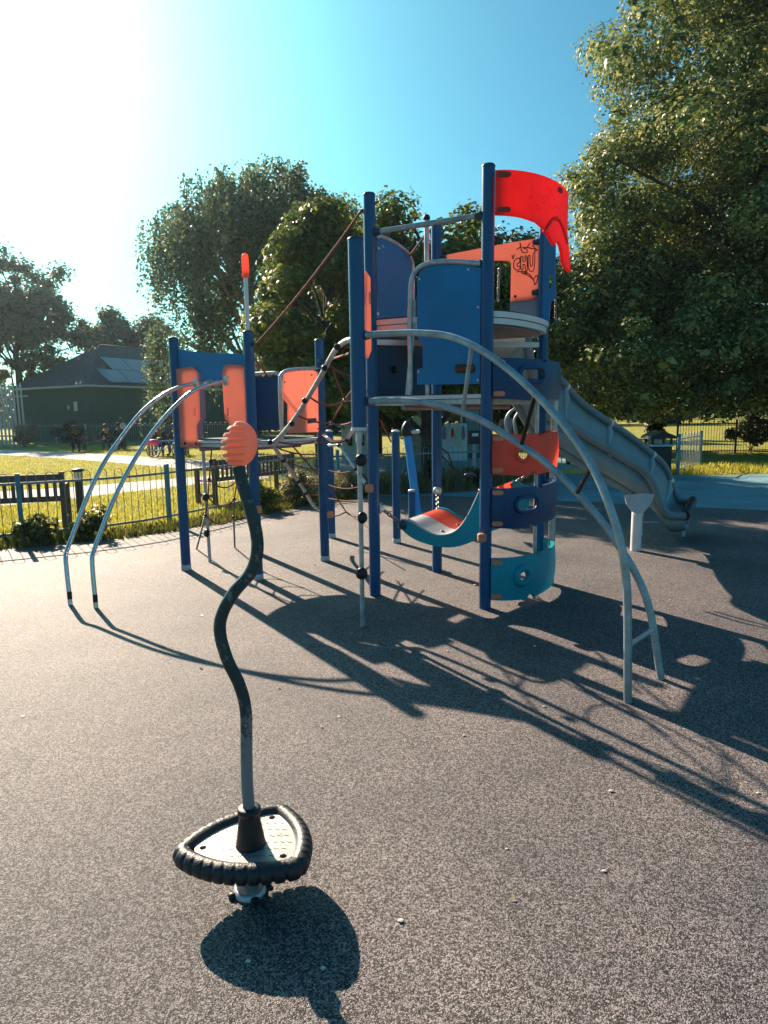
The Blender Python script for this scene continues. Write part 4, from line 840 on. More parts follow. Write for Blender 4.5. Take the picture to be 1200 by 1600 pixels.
for row, (s0, n) in enumerate(((1.9, 6), (3.2, 5))):
    for k in range(n):
        c = e_[0]+fe*(s0+1.72*k+0.85)+fu*(1.15+1.62*row)+fnrm*0.12
        so_ = MB().box(c, 1.66, 1.58, 0.05, fe, fu).build('solar_panel', 'solar', rf)
sg = pl(119, 635, c0, c0+dl); MB().box(sg+Vector((0, -.08, 0)), 0.36, 0.03, 0.62, (dl.x, dl.y, 0)).build('notice', 'cream', HU)
MB().box(pl(108, 637, c0, c0+dl)+Vector((0, -.08, 0)), 0.12, 0.03, 0.3, (dl.x, dl.y, 0)).build('notice', 'white', HU)
# ------------------------------------------------------------------ boards and small buildings beyond the fence
def kiosk(px0, px1, py0, py1, Y, label):
    a, b, t = at(px0, py1, Y), at(px1, py1, Y), at(px0, py0, Y); cx = (a.x+b.x)/2; wd = b.x-a.x; e = empty('cream_kiosk', (cx, Y+0.6, 0), label, 'kiosk')
    MB().box((cx, Y+.6, t.z/2-0.03), wd, 1.2, t.z+0.06, bev=0.02).build('kiosk_body', 'cream', e)
    for k in (-.2, .22): MB().box((cx+wd*k, Y-.012, t.z*0.62), wd*0.16, 0.03, wd*0.4).build('window', 'black', e)
    MB().box((cx, Y+.6, t.z+.05), wd+.25, 1.45, 0.08).build('kiosk_roof', 'fence_pale', e)
kiosk(534, 578, 668, 701, 24, 'cream box kiosk with small dark openings beyond the rope net')
def hoard(px0, px1, py0, Y, m, name, label, cat):
    a, b = at(px0, py0, Y), at(px1, py0, Y); e = empty(name, ((a.x+b.x)/2, Y, 0), label, cat)
    MB().box(((a.x+b.x)/2, Y, a.z/2-.02), b.x-a.x, 0.06, a.z+.04, bev=.008).build('board', m, e)
    for x in (a.x, b.x): MB().box((x, Y+.08, a.z/2), 0.09, 0.09, a.z+.1).build('board_post', 'wood', e)
    return e, a, b
hoard(644, 677, 664, 24, 'tan', 'plank_hoarding', 'tan plank hoarding seen left of the tall tower post', 'hoarding')
e, a, b = hoard(691, 730, 662, 23.5, 'white', 'painted_hoarding', 'white painted hoarding with purple and red figures beyond the fence', 'hoarding')
for px, py, w_, h_, m in ((694, 676, .16, .5, 'lavender'), (702, 678, .22, .7, 'cream'), (707, 676, .12, .34, 'red'), (716, 680, .26, .8, 'cl_yel'), (724, 676, .14, .5, 'lavender')):
    c = at(px, py, 23.45); mb = MB(); mb.prism([c+Vector((w_/2*math.cos(q_)*(1 if math.sin(q_) < 0 else .7), 0, h_/2*math.sin(q_))) for q_ in [2*math.pi*i/14 for i in range(14)]], (0, -0.012, 0)); mb.build('painted_figure', m, e)
c = at(751, 660, 25); e = empty('green_cabinet', (c.x+.1, 25, 0), 'dark green cabinet right of the painted hoarding', 'cabinet')
MB().box((c.x-.35, 25, 0.95), 0.7, 0.6, 1.95, bev=.02).build('cabinet_body', 'hutwall', e); MB().box((c.x-.35, 24.69, .95), .5, .02, 1.5).build('cabinet_door', 'fence', e)
# ------------------------------------------------------------------ people
def skinmesh(name, joints, edges, m, parent, sub=1):
    me = bpy.data.meshes.new(name); me.from_pydata([j[:3] for j in joints], edges, []); o = bpy.data.objects.new(name, me); COL.objects.link(o)
    o.modifiers.new('skin', 'SKIN'); bm = bmesh.new(); bm.from_mesh(me); ly = bm.verts.layers.skin.verify(); bm.verts.ensure_lookup_table()
    for i, j in enumerate(joints): bm.verts[i][ly].radius = (j[3], j[4] if len(j) > 4 else j[3]); bm.verts[i][ly].use_root = (i == 0)
    bm.to_mesh(me); bm.free(); s_ = o.modifiers.new('sub', 'SUBSURF'); s_.levels = sub; s_.render_levels = sub; me.materials.append(M[m])
    bpy.context.view_layer.update(); ev = bpy.data.meshes.new_from_object(o.evaluated_get(bpy.context.evaluated_depsgraph_get())); o.modifiers.clear(); o.data = ev; ev.name = name
    ev.materials.clear(); ev.materials.append(M[m]); ev.polygons.foreach_set('use_smooth', [True]*len(ev.polygons))
    o.parent = parent; return o
def person(loc, rz, pose, label, skin, top, bottom, hair='hair', s_=1.0, group=None, dress=False, lean=0.0):
    e = empty('person', loc, label, 'person', group); e.rotation_euler = (0, 0, rz); e.scale = (s_, s_, s_); bpy.context.view_layer.update()
    if pose == 'sit':
        hz_ = 0.50; sh = Vector((0, -0.10-lean*0.5, hz_+0.50-lean*0.12)); nk = sh+Vector((0, -0.04-lean*.15, 0.09-lean*.05)); hd = nk+Vector((0, -0.05-lean*.2, 0.14-lean*.08))
        kn = [Vector((x, -0.46, 0.50)) for x in (-.13, .13)]; an = [Vector((x, -0.42, 0.08)) for x in (-.14, .14)]; to = [Vector((x, -0.58, 0.04)) for x in (-.15, .15)]
        el = [sh+Vector((x, -0.12, -0.24)) for x in (-.26, .26)]; wr = [Vector((x*.35, -0.40, 0.66)) for x in (-.26, .26)]
    else:
        hz_ = 0.92; sh = Vector((0, 0, 1.40)); nk = Vector((0, -0.01, 1.47)); hd = Vector((0, -0.03, 1.58)); kn = [Vector((x, -0.02, 0.50)) for x in (-.10, .10)]; an = [Vector((-.10, .06, 0.08)), Vector((.12, -.06, .08))]; to = [a+Vector((0, -.15, -.04)) for a in an]
        el = [Vector((x, 0.03, 1.12)) for x in (-.25, .25)]; wr = [Vector((x, -0.10, 0.90)) for x in (-.26, .26)]
    hips = Vector((0, 0, hz_)); cst = hips.lerp(sh, 0.6)
    J_ = [(*hips, .13, .11), (*hips.lerp(sh, .4), .13, .10), (*cst, .15, .11), (*sh, .11, .09), (*nk, .055), (*hd.lerp(nk, .3), .075), (*hd, .095), (*(hd+Vector((0, 0.01, .09))), .07)]
    E_ = [(0, 1), (1, 2), (2, 3), (3, 4), (4, 5), (5, 6), (6, 7)]
    for i, sx in enumerate((-1, 1)):
        b_ = len(J_); J_ += [(sh.x+sx*.17, sh.y, sh.z-.02, .06), (*el[i], .045), (*wr[i], .032), (*(wr[i]+Vector((-sx*.02, -.08, -.03))), .038, .02)]; E_ += [(3, b_), (b_, b_+1), (b_+1, b_+2), (b_+2, b_+3)]
        b_ = len(J_); J_ += [(hips.x+sx*.10, hips.y-.02, hips.z-.03, .095), (*kn[i], .065), (*an[i], .042), (*to[i], .04, .03)]; E_ += [(0, b_), (b_, b_+1), (b_+1, b_+2), (b_+2, b_+3)]
    body = skinmesh('body', J_, E_, skin, e)
    T_ = [(*hips.lerp(sh, .05), .155, .135), (*hips.lerp(sh, .4), .15, .125), (*cst, .17, .13), (*sh, .125, .10), (*(sh+Vector((0, 0, .05))), .07)]; TE = [(0, 1), (1, 2), (2, 3), (3, 4)]
    for i, sx in enumerate((-1, 1)): b_ = len(T_); T_ += [(sh.x+sx*.17, sh.y, sh.z-.02, .075), (*el[i], .058), (*el[i].lerp(wr[i], .8), .048)]; TE += [(3, b_), (b_, b_+1), (b_+1, b_+2)]
    if dress: T_[0] = (0, 0, .55, .24, .2)
    skinmesh('top', T_, TE, top, e)
    if bottom:
        L_ = [(*hips, .15, .13)]; LE = []
        for i, sx in enumerate((-1, 1)): b_ = len(L_); L_ += [(hips.x+sx*.10, hips.y-.02, hips.z-.03, .112), (*kn[i], .082), (*an[i], .06)]; LE += [(0, b_), (b_, b_+1), (b_+1, b_+2)]
        skinmesh('trousers', L_, LE, bottom, e)
    fc = MB(); fz = hd+Vector((0, -0.095, 0)); fc.ball(fz+Vector((0, -.012, -.01)), (.013, .02, .02), 8, 6)
    for sx in (-1, 1): fc.ball(hd+Vector((sx*.098, .0, 0)), (.012, .022, .03), 8, 6)
    f_ = fc.build('nose_and_ears', skin, body); f_.parent = e; f_.matrix_parent_inverse = Matrix()
    ey = MB()
    for sx in (-1, 1): ey.ball(hd+Vector((sx*.035, -.088, .02)), .011, 8, 6)
    ey.box(hd+Vector((0, -.09, -.05)), .045, .01, .008); f_ = ey.build('eyes_and_mouth', 'hair', body); f_.parent = e; f_.matrix_parent_inverse = Matrix()
    hr = MB().ball(hd+Vector((0, .025, .045)), (.105, .11, .105), 14, 9).build('hair', hair, body); hr.parent = e; hr.matrix_parent_inverse = Matrix()
    for i in range(2): so2 = MB().ball(to[i]+Vector((0, .05, -.005)), (.05, .13, .045), 10, 6).build('shoe', 'cl_dark', body); so2.parent = e; so2.matrix_parent_inverse = Matrix()
    return e
gp = 'people sitting near the green hut'
person((-15.0, 33.6, 0), R(8), 'sit', 'person in black hunched forward at the left end of the distant bench', 'skin2', 'cl_dark', 'cl_dark', group=gp, lean=0.45)
person((-13.9, 34.55, 0), R(5), 'sit', 'person in dark top and jeans sitting in the middle of the distant bench', 'skin1', 'cl_dark', 'cl_jean', group=gp, lean=0.3)
person((-13.3, 34.7, 0), R(-12), 'sit', 'person in dark clothes upright at the right end of the distant bench', 'skin2', 'cl_dark', 'cl_jean', group=gp, lean=0.05)
person((-13.6, 35.6, 0), R(170), 'stand', 'person in white top standing behind the distant bench', 'skin2', 'cl_white', 'cl_dark', group=gp, s_=0.92)
person((-9.5, 29.1, 0), R(10), 'sit', 'person in black sitting beside the bicycle with the pink cover', 'skin2', 'cl_dark', 'cl_dark', group=gp, lean=0.2)
person((-8.75, 29.15, 0), R(-20), 'sit', 'person in jeans sitting behind the bicycle handlebars', 'skin1', 'cl_dark', 'cl_jean', group=gp, lean=0.1)
person((5.85, 21.2, 0), R(20), 'stand', 'person in long turquoise top standing beyond the yellow gate', 'skin1', 'cl_turq', None, dress=True)
person((3.65, 20.0, 0), R(160), 'stand', 'person in dusty pink top with dark hair above the coral climbing panel', 'skin1', 'cl_pink', 'cl_dark')
person((1.38, 25.2, 0), R(15), 'stand', 'person in pale yellow top standing behind the plank hoarding', 'skin1', 'cl_yel', 'cl_dark', s_=1.08)
# bicycle with pink cover
def bicycle(loc, rz, label):
    e = empty('bicycle', loc, label, 'bicycle'); e.rotation_euler = (0, 0, rz); bpy.context.view_layer.update(); r = 0.27
    def loc_(o): o.parent = e; o.matrix_parent_inverse = Matrix(); return o
    for x in (-.5, .5):
        wv = MB().tube([(x+r*math.cos(2*math.pi*i/28), 0, r+r*math.sin(2*math.pi*i/28)) for i in range(29)], 0.020, 8, cap=False); o = loc_(wv.build('wheel', 'black'))
        rm = MB().tube([(x+(r-.03)*math.cos(2*math.pi*i/28), 0, r+(r-.03)*math.sin(2*math.pi*i/28)) for i in range(29)], 0.009, 6, cap=False)
        for i in range(12): a = 2*math.pi*i/12; rm.tube([(x, 0, r), (x+(r-.03)*math.cos(a), 0, r+(r-.03)*math.sin(a))], 0.003, 4)
        q_ = rm.build('rim', 'alu'); q_.parent = o
    fm = MB()
    for a, b in (((-.5, 0, r), (-.12, 0, .30)), ((-.12, 0, .30), (-.22, 0, .72)), ((-.2, 0, .64), (.34, 0, .66)), ((-.12, 0, .30), (.36, 0, .58)), ((.33, 0, .74), (.5, 0, r)), ((-.5, 0, r), (-.2, 0, .62))): fm.tube([a, b], 0.018, 8)
    loc_(fm.build('frame', 'skyblue')); loc_(MB().tube([(.26, -.27, .86), (.34, -.12, .84), (.34, .12, .84), (.26, .27, .86)], 0.013, 8, 5).build('handlebar', 'black')); loc_(MB().ball((-.22, 0, .76), (.13, .07, .035)).build('saddle', 'black'))
    loc_(MB().ball((-.48, 0, .60), (.27, .16, .13)).build('rear_cover', 'pink'))
bicycle((-8.8, 27.6, 0), R(5), 'small bicycle with a pink cover over its rear wheel parked by the far path')
# ------------------------------------------------------------------ plants and trees
LM = dict(
 big=leaf_mat('maple_leaves', [(0.035, 0.08, 0.035), (0.11, 0.17, 0.05), (0.27, 0.30, 0.085), (0.56, 0.52, 0.20)], 0.34),
 birch=leaf_mat('birch_leaves', [(0.045, 0.095, 0.055), (0.095, 0.15, 0.08), (0.20, 0.22, 0.10)], 0.5),
 bright=leaf_mat('bright_tree_leaves', [(0.06, 0.11, 0.03), (0.13, 0.18, 0.04), (0.30, 0.31, 0.065)], 0.48),
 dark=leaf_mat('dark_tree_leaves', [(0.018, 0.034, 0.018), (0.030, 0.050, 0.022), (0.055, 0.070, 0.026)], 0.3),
 autumn=leaf_mat('autumn_tree_leaves', [(0.04, 0.08, 0.05), (0.085, 0.125, 0.06), (0.18, 0.17, 0.07)], 0.4),
 dry=leaf_mat('dry_stems', [(0.24, 0.20, 0.10), (0.42, 0.35, 0.19), (0.16, 0.17, 0.06)], 0.35),
 grass=leaf_mat('grass_blades', [(0.22, 0.24, 0.03), (0.40, 0.38, 0.05), (0.60, 0.52, 0.11)], 0.5),
 border=leaf_mat('border_leaves', [(0.045, 0.065, 0.014), (0.12, 0.13, 0.025), (0.26, 0.24, 0.06)], 0.35),
 pale=leaf_mat('pale_shrub_leaves', [(0.12, 0.13, 0.04), (0.26, 0.23, 0.10), (0.42, 0.36, 0.20)], 0.35),
 pampas=leaf_mat('pinkish_plume', [(0.30, 0.20, 0.14), (0.50, 0.36, 0.27), (0.20, 0.17, 0.09)], 0.35))
def leafmesh(name, pos, nrm, size, m, parent, asp=0.62, jit=0.6):
    """one small pointed, slightly folded leaf per position"""
    n = len(pos); pos = np.asarray(pos, float); a = rng.normal(size=(n, 3)); nrm = np.asarray(nrm, float)+jit*rng.normal(size=(n, 3)); nrm /= np.linalg.norm(nrm, axis=1)[:, None]+1e-9
    u = np.cross(nrm, a); u /= np.linalg.norm(u, axis=1)[:, None]+1e-9; v = np.cross(nrm, u); sz = size*rng.uniform(0.55, 1.35, size=(n, 1)) if np.isscalar(size) else np.asarray(size)[:, None]
    c = np.stack([pos-u*sz*0.5, pos-v*sz*asp*0.5+nrm*sz*0.1, pos+u*sz*0.5, pos+v*sz*asp*0.5+nrm*sz*0.1], 1).reshape(-1, 3)
    me = bpy.data.meshes.new(name); me.vertices.add(4*n); me.vertices.foreach_set('co', c.astype(np.float32).ravel()); me.loops.add(4*n); me.loops.foreach_set('vertex_index', np.arange(4*n, dtype=np.int32))
    me.polygons.add(n); me.polygons.foreach_set('loop_start', np.arange(0, 4*n, 4, dtype=np.int32)); me.polygons.foreach_set('loop_total', np.full(n, 4, dtype=np.int32)); me.update(calc_edges=True); me.validate()
    me.materials.append(LM[m]); o = bpy.data.objects.new(name, me); COL.objects.link(o)
    if parent is not None: o.parent = parent; o.matrix_parent_inverse = parent.matrix_world.inverted()
    return o
def blob(c, r, n, shell=0.55, fz=0.10):
    """points in a ragged clump, with outward directions"""
    d = rng.normal(size=(n, 3)); d /= np.linalg.norm(d, axis=1)[:, None]; q = rng.uniform(shell, 1.0, size=(n, 1))**0.6*(1+fz*rng.normal(size=(n, 1)))
    p = np.asarray(c)+d*q*np.asarray(r); nn = d*0.7+np.array([0, 0, 0.55]); return p, nn
def branches(mb, base, top, r0, tips, rng_=0.25):
    base, top = Vector(base), Vector(top); n = 8
    tr = [base.lerp(top, i/n)+Vector((random.uniform(-1, 1), random.uniform(-1, 1), 0))*rng_*(i/n) for i in range(n+1)]
    mb.tube([base-Vector((0, 0, .1))]+tr, [r0*1.35, r0*1.1]+[r0*(1-0.8*i/n) for i in range(n)], 10)
    for t in tips:
        t = Vector(t); k = min(n-1, max(1, int(n*min(.9, max(.15, ((t.z-base.z)/(top.z-base.z)-0.22)))))); s_ = tr[k]; m_ = s_.lerp(t, .5)+Vector((random.uniform(-.3, .3), random.uniform(-.3, .3), .25))
        mb.tube([s_, m_, t], [r0*(1-.8*k/n)*.5, r0*.18, r0*.05], 6, 4)
def tree(name, label, base, top, r0, clumps, per, lsize, m, bark='bark', group=None, shell=0.5, cat='tree', jit=.42, fz=0.10):
    e = empty(name, base, label, cat, group); mb = MB(); branches(mb, base, top, r0, [Vector(c[0]) for c in clumps[::max(1, len(clumps)//22)]]); mb.build('trunk', bark, e)
    ps, ns_, sz = [], [], []
    vol = sum((c[1][0]*c[1][1]*c[1][2])**(2/3) for c in clumps)
    for c, r in clumps:
        k = max(20, int(per*(r[0]*r[1]*r[2])**(2/3)/vol)); p, n = blob(c, r, k, shell, fz); ps.append(p); ns_.append(n); sz.append(lsize*rng.uniform(.55, 1.35, k))
        k = max(8, k//22); p, n = blob(c, [q*.55 for q in r], k, .1); ps.append(p); ns_.append(n); sz.append(np.full(k, lsize*3.0))
    leafmesh('crown', np.concatenate(ps), np.concatenate(ns_), np.concatenate(sz), m, e, jit=jit); return e
def crown(c, r, n, rmin, rmax, flat_=0.75, lo=-0.9, surf=0.6):
    """clump centres spread through an uneven ellipsoid"""
    out = []
    while len(out) < n:
        d = Vector((random.gauss(0, 1), random.gauss(0, 1), random.gauss(0, 1))).normalized()
        if d.z < lo: continue
        k = random.uniform(surf, 1.0)*(1+0.16*noise.noise(d*2.2+Vector(c)*0.1)); q = random.uniform(rmin, rmax)
        out.append(((c[0]+d.x*r[0]*k, c[1]+d.y*r[1]*k, c[2]+d.z*r[2]*k), (q, q, q*flat_)))
    return out
# large leafy tree at right
BT = (17.0, 27.5, 0)
cl = crown((14.6, 27.5, 11.2), (7.0, 6.3, 10.2), 230, 0.75, 1.5, 0.66, lo=-0.93, surf=0.72)
cl += crown((9.2, 26.6, 8.5), (2.2, 2.2, 4.8), 40, 0.6, 1.1, .66, surf=.4)+crown((8.3, 27.5, 6.2), (2.2, 2.0, 5.4), 62, .6, 1.05, .66, surf=.3)
cl += crown((11.0, 24.4, 3.9), (3.6, 1.8, 2.0), 46, .5, .95, .66, surf=.3)+crown((16.0, 23.0, 3.0), (3.2, 1.6, 2.8), 44, .6, 1.1, .66, surf=.2)+crown((14.2, 25.6, 2.6), (2.2, 1.2, 1.6), 20, .5, .8, .66, surf=.2)
cl += [((8.2+12.5*random.random(), 24.2+3.2*random.random(), random.uniform(1.55, 3.2)), (q_, q_, q_*.62)) for q_ in [random.uniform(.55, .95) for _ in range(90)]]
cl += crown((10.8, 27.8, 6.0), (2.2, 1.2, 2.6), 26, .8, 1.3, .8, surf=.1)+crown((8.7, 27.6, 4.4), (1.6, 1.2, 2.2), 16, .7, 1.1, .8, surf=.1)
cl += crown((14.8, 28.0, 9), (4.8, 4.2, 8.0), 46, 1.6, 2.4, .9, surf=.1)+crown((14.8, 28.0, 16.5), (4.8, 4.0, 3.6), 26, 1.5, 2.2, .9, surf=.1)
tree('maple_tree', 'very large dense leafy tree towering over the right side', BT, (15.4, 27.5, 17), 0.55, cl, 290000, 0.155, 'big', shell=.66, jit=.34)
# weeping birch
def weeping(base, top, dome, nstr, label, m='birch'):
    e = empty('weeping_birch', base, label, 'tree'); c, r = dome; ps, ns_ = [], []; tips = []; mb = MB()
    nl = nstr//24; lobes = []
    for i in range(nl):
        a = 2.399963*i; k = math.sqrt((i+.5)/nl); x, y = c[0]+r[0]*k*math.cos(a)+random.gauss(0, .25), c[1]+r[1]*k*math.sin(a)+random.gauss(0, .25)
        z = c[2]+r[2]*math.sqrt(max(0.02, 1-k*k*.92))*(0.86+0.2*random.random())
        if i % 3 == 2: z -= random.uniform(0.8, r[2]*.75)
        lobes.append((x, y, z, random.uniform(.35, .8), k))
    for i in range(nstr):
        lx, ly, lz, lr, k = lobes[i % nl]; q_ = rng.normal(size=3)*.55; x, y, z = lx+q_[0]*lr, ly+q_[1]*lr, lz+q_[2]*lr*.5
        Ls = random.uniform(0.7, 3.0)*(0.6+0.8*k)
        n = max(6, int(Ls*16)); t = np.linspace(0, 1, n)[:, None]; sw = np.array([[random.uniform(-.25, .25), random.uniform(-.25, .25), 0]])
        p = np.array([[x, y, z]])-t*np.array([[0, 0, Ls]])+t*t*sw+rng.normal(size=(n, 3))*np.array([.07, .07, .04]); p = p[p[:, 2] > 0.8]
        if len(p) == 0: continue
        ps.append(p); ns_.append(np.tile([[0, 0, 0.3]], (len(p), 1)))
        if i % 40 == 0: tips.append((x, y, z))
    branches(mb, base, top, .28, tips); mb.build('trunk', 'birchbark', e)
    leafmesh('crown', np.concatenate(ps), np.concatenate(ns_), 0.15, m, e, jit=1.0); return e
weeping((-6.0, 30, 0), (-5.6, 30, 10.0), ((-4.95, 30, 6.4), (4.7, 4.0, 5.3)), 2500, 'tall weeping birch with hanging strands behind the low tower')
# the other trees
tree('sycamore_tree', 'yellow-green tree right of the weeping birch, behind the red rope', (-1.6, 17.9, 0), (-1.5, 17.9, 5.2), .20, crown((-1.65, 17.9, 3.95), (1.5, 1.6, 2.75), 40, .40, .78, .7, lo=-1), 21000, .155, 'bright', group='trees behind the playground')
tree('oak_tree', 'broad green tree with sunlit top showing above the tall tower rail', (1.4, 20.2, 0), (1.3, 20.2, 6.4), .26, crown((1.0, 20.2, 4.75), (2.7, 2.1, 3.0), 64, .55, 1.0, .7, lo=-1), 30000, .17, 'bright', group='trees behind the playground')
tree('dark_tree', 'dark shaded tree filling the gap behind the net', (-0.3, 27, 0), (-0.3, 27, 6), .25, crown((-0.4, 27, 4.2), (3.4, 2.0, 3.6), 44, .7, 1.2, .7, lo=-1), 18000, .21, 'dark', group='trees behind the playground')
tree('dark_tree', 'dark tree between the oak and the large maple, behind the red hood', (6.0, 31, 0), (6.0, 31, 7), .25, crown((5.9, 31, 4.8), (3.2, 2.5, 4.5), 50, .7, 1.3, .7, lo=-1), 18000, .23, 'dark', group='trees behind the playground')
tree('autumn_tree', 'spreading brownish tree above the left end of the green hut', (-27.6, 52, 0), (-27.0, 52, 10), .35, crown((-27.8, 52, 9.0), (5.3, 4.0, 5.2), 120, .7, 1.25, .7, lo=-.9, surf=.35)+crown((-25.2, 52, 5.6), (3.2, 2.0, 1.6), 14, .5, .9, .6, lo=-1), 24000, .27, 'autumn', fz=.25, group='trees round the hut')
tree('autumn_tree', 'rounded tree rising behind the hut ridge', (-21.5, 58, 0), (-21.5, 58, 8), .3, crown((-21.8, 58, 7.4), (4.4, 3.0, 3.5), 80, .5, 1.0, .7, lo=-.9, surf=.35), 16000, .27, 'autumn', fz=.25, group='trees round the hut')
tree('autumn_tree', 'thin pale tree behind the palisade at the left edge', (-34.5, 56, 0), (-34.5, 56, 6), .25, crown((-34.0, 56, 5.6), (3.2, 3.0, 3.4), 30, .6, 1.1, .6, lo=-.7), 6000, .32, 'bright', group='trees round the hut')
tree('far_tree', 'bushy pale green tree in front of the lawn beyond the slide', (10.2, 40, 0), (10.2, 40, 4), .2, crown((11.0, 40, 2.9), (3.4, 2.0, 2.3), 30, .6, 1.0, .7, lo=-1), 9000, .24, 'bright', group='trees beyond the lawn')
for i, (x, y, h_, lab) in enumerate(((-3, 60, 7, 'left of the tall tower'), (10, 78, 8.5, 'straight behind the slide'), (22, 80, 9, 'behind the litter bin'), (34, 80, 9, 'behind the black railing at far right'), (-12, 66, 7, 'behind the birch'), (48, 76, 9, 'at the far right edge'))):
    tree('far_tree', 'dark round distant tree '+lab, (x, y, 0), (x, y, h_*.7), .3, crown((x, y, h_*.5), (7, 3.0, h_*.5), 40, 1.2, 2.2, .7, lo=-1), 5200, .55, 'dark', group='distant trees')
ps, ns_ = [], []
for i in range(150):
    x = -130+260*random.random(); p, n = blob((x, 105+25*random.random(), 2.4+1.2*random.random()), (4.5, 3, 2.6+3.0*random.random()), 150, .4); ps.append(p); ns_.append(n)
tag(leafmesh('distant_wood', np.concatenate(ps), np.concatenate(ns_), 1.1, 'dark', None), 'far dark line of trees closing the park behind everything', 'wood', kind='stuff')
# shrubs by the fence and hut
def shrub(name, c, r, n, size, m, label, cat='shrub', group=None, shell=.2):
    cs = crown((c[0], c[1], r[2]*.55), (r[0]*.7, r[1]*.7, r[2]*.5), 9, min(r)*.35, min(r)*.6, .8, lo=-1, surf=.2)
    e = empty(name, (c[0], c[1], 0), label, cat, group); mb = MB()
    for q, _ in cs: mb.tube([(c[0]+random.uniform(-.06, .06), c[1]+random.uniform(-.06, .06), -.03), ((c[0]+q[0])/2, (c[1]+q[1])/2, q[2]*.6), q], [.012, .009, .004], 5)
    mb.build('stems', 'bark', e); ps, ns_ = [], []
    for q, rr in cs: p, nn = blob(q, rr, n//9, shell); p[:, 2] = np.maximum(p[:, 2], .02); ps.append(p); ns_.append(nn)
    leafmesh('foliage', np.concatenate(ps), np.concatenate(ns_), size, m, e); return e
shrub('pale_shrub', (-1.62, 12.55), (.62, .45, .62), 2600, .06, 'pale', 'pale seeded bushy shrub behind the low tower posts, right of the dark bench', group='shrubs along the fence')
shrub('pale_shrub', (-2.15, 11.7), (.45, .35, .5), 1500, .06, 'border', 'green and cream shrub at the fence behind the orange hand grip', group='shrubs along the fence')
shrub('pale_shrub', (-0.75, 13.75), (.5, .4, .55), 1500, .06, 'pale', 'pale shrub at the fence seen through the lower net', group='shrubs along the fence')
shrub('border_shrub', (-4.65, 8.9), (.42, .3, .38), 900, .075, 'border', 'leafy plant at the fence foot left of the near steel bar', group='shrubs along the fence')
shrub('border_shrub', (-4.05, 9.25), (.42, .3, .34), 900, .075, 'border', 'leafy plant at the fence foot between the two steel bars', group='shrubs along the fence')
shrub('border_shrub', (-5.5, 8.5), (.5, .3, .40), 900, .08, 'border', 'dark leafy plant at the fence foot at the left edge', group='shrubs along the fence')
shrub('border_shrub', (0.98, 14.0), (.35, .3, .75), 1200, .06, 'dark', 'upright dark shrub in the dry grass left of the middle blue post', group='shrubs along the fence')
shrub('border_shrub', (2.05, 14.5), (.5, .3, .5), 1200, .06, 'dark', 'low dark shrub in the dry grass behind the tall front post', group='shrubs along the fence')
shrub('plume_bush', (-20.8, 39.5), (1.1, .8, 1.5), 2200, .17, 'pampas', 'pinkish plumed bush in front of the hut corner', group='bushes by the hut')
shrub('hut_bush', (-18.2, 39.8), (1.2, .8, 1.3), 1800, .16, 'dark', 'dark green bush right of the plumed bush by the hut', group='bushes by the hut')
shrub('hut_bush', (-10.6, 37), (1.4, .8, 1.7), 2000, .16, 'dark', 'dark weedy bush left of the parked bicycle', group='bushes by the hut')
shrub('hut_bush', (-7.2, 37), (1.6, .8, 1.8), 2000, .16, 'dark', 'dark bush behind the parked bicycle', group='bushes by the hut')
shrub('far_bush', (14.6, 27.0), (1.3, .8, 1.5), 2600, .15, 'dark', 'dark bush added to darken the right end of the lawn gap under the large tree', group='bushes beyond the gate')  # added bush, put in to darken the bright lawn strip
shrub('far_bush', (11.4, 28.5), (.8, .6, 1.5), 1800, .15, 'dark', 'narrow dark bush rising directly behind the litter bin', group='bushes beyond the gate')
# grasses: uncountable
def blades(name, pts, h0, h1, w_, m, label, lean=0.35):
    n = len(pts); pts = np.asarray(pts, float); a = rng.uniform(0, 2*math.pi, n); d = np.stack([np.cos(a), np.sin(a), np.zeros(n)], 1); hh = rng.uniform(h0, h1, n)[:, None]; ln = rng.uniform(0, lean, n)[:, None]
    b_ = rng.uniform(0, 2*math.pi, n); dl_ = np.stack([np.cos(b_), np.sin(b_), np.zeros(n)], 1)
    up_ = np.array([[0, 0, 1.0]]); mid_ = pts+up_*hh*.55+dl_*hh*ln*.35; tip = pts+up_*hh*(1-ln*.3)+dl_*hh*ln
    v = np.stack([pts-d*w_/2, pts+d*w_/2, mid_+d*w_*.4, tip, mid_-d*w_*.4], 1).reshape(-1, 3)
    me = bpy.data.meshes.new(name); me.vertices.add(5*n); me.vertices.foreach_set('co', v.astype(np.float32).ravel()); me.loops.add(5*n); me.loops.foreach_set('vertex_index', np.arange(5*n, dtype=np.int32)); me.polygons.add(n)
    me.polygons.foreach_set('loop_start', np.arange(0, 5*n, 5, dtype=np.int32)); me.polygons.foreach_set('loop_total', np.full(n, 5, dtype=np.int32)); me.update(calc_edges=True); me.validate(); me.materials.append(LM[m])
    o = bpy.data.objects.new(name, me); COL.objects.link(o); return tag(o, label, 'grass', kind='stuff')
PATHS = [[tuple(gr(*p).xy) for p in l] for l in ([(-160, 692), (0, 700), (100, 705), (200, 711), (290, 717), (420, 723), (420, 742), (290, 733), (200, 725), (100, 717), (0, 711), (-160, 702)], [(-200, 778), (0, 766), (100, 760), (200, 752), (300, 744), (420, 736), (420, 747), (300, 758), (200, 769), (100, 781), (0, 791), (-200, 807)])]
EDGED = poly_len(EDGE[:9]); FD = poly_len(FENCE)
pts = []
while len(pts) < 42000:
    Y = 9.0+26*random.random()**1.7; x = random.uniform(-0.62, -0.08)*Y
    if in_poly((x, Y), EDGE) or any(in_poly((x, Y), q) for q in PATHS): continue
    fx = np.interp(Y, [p[1] for p in FENCE], [p[0] for p in FENCE])
    if Y < 17 and x > fx+0.1: continue
    pts.append((x, Y, -0.02))
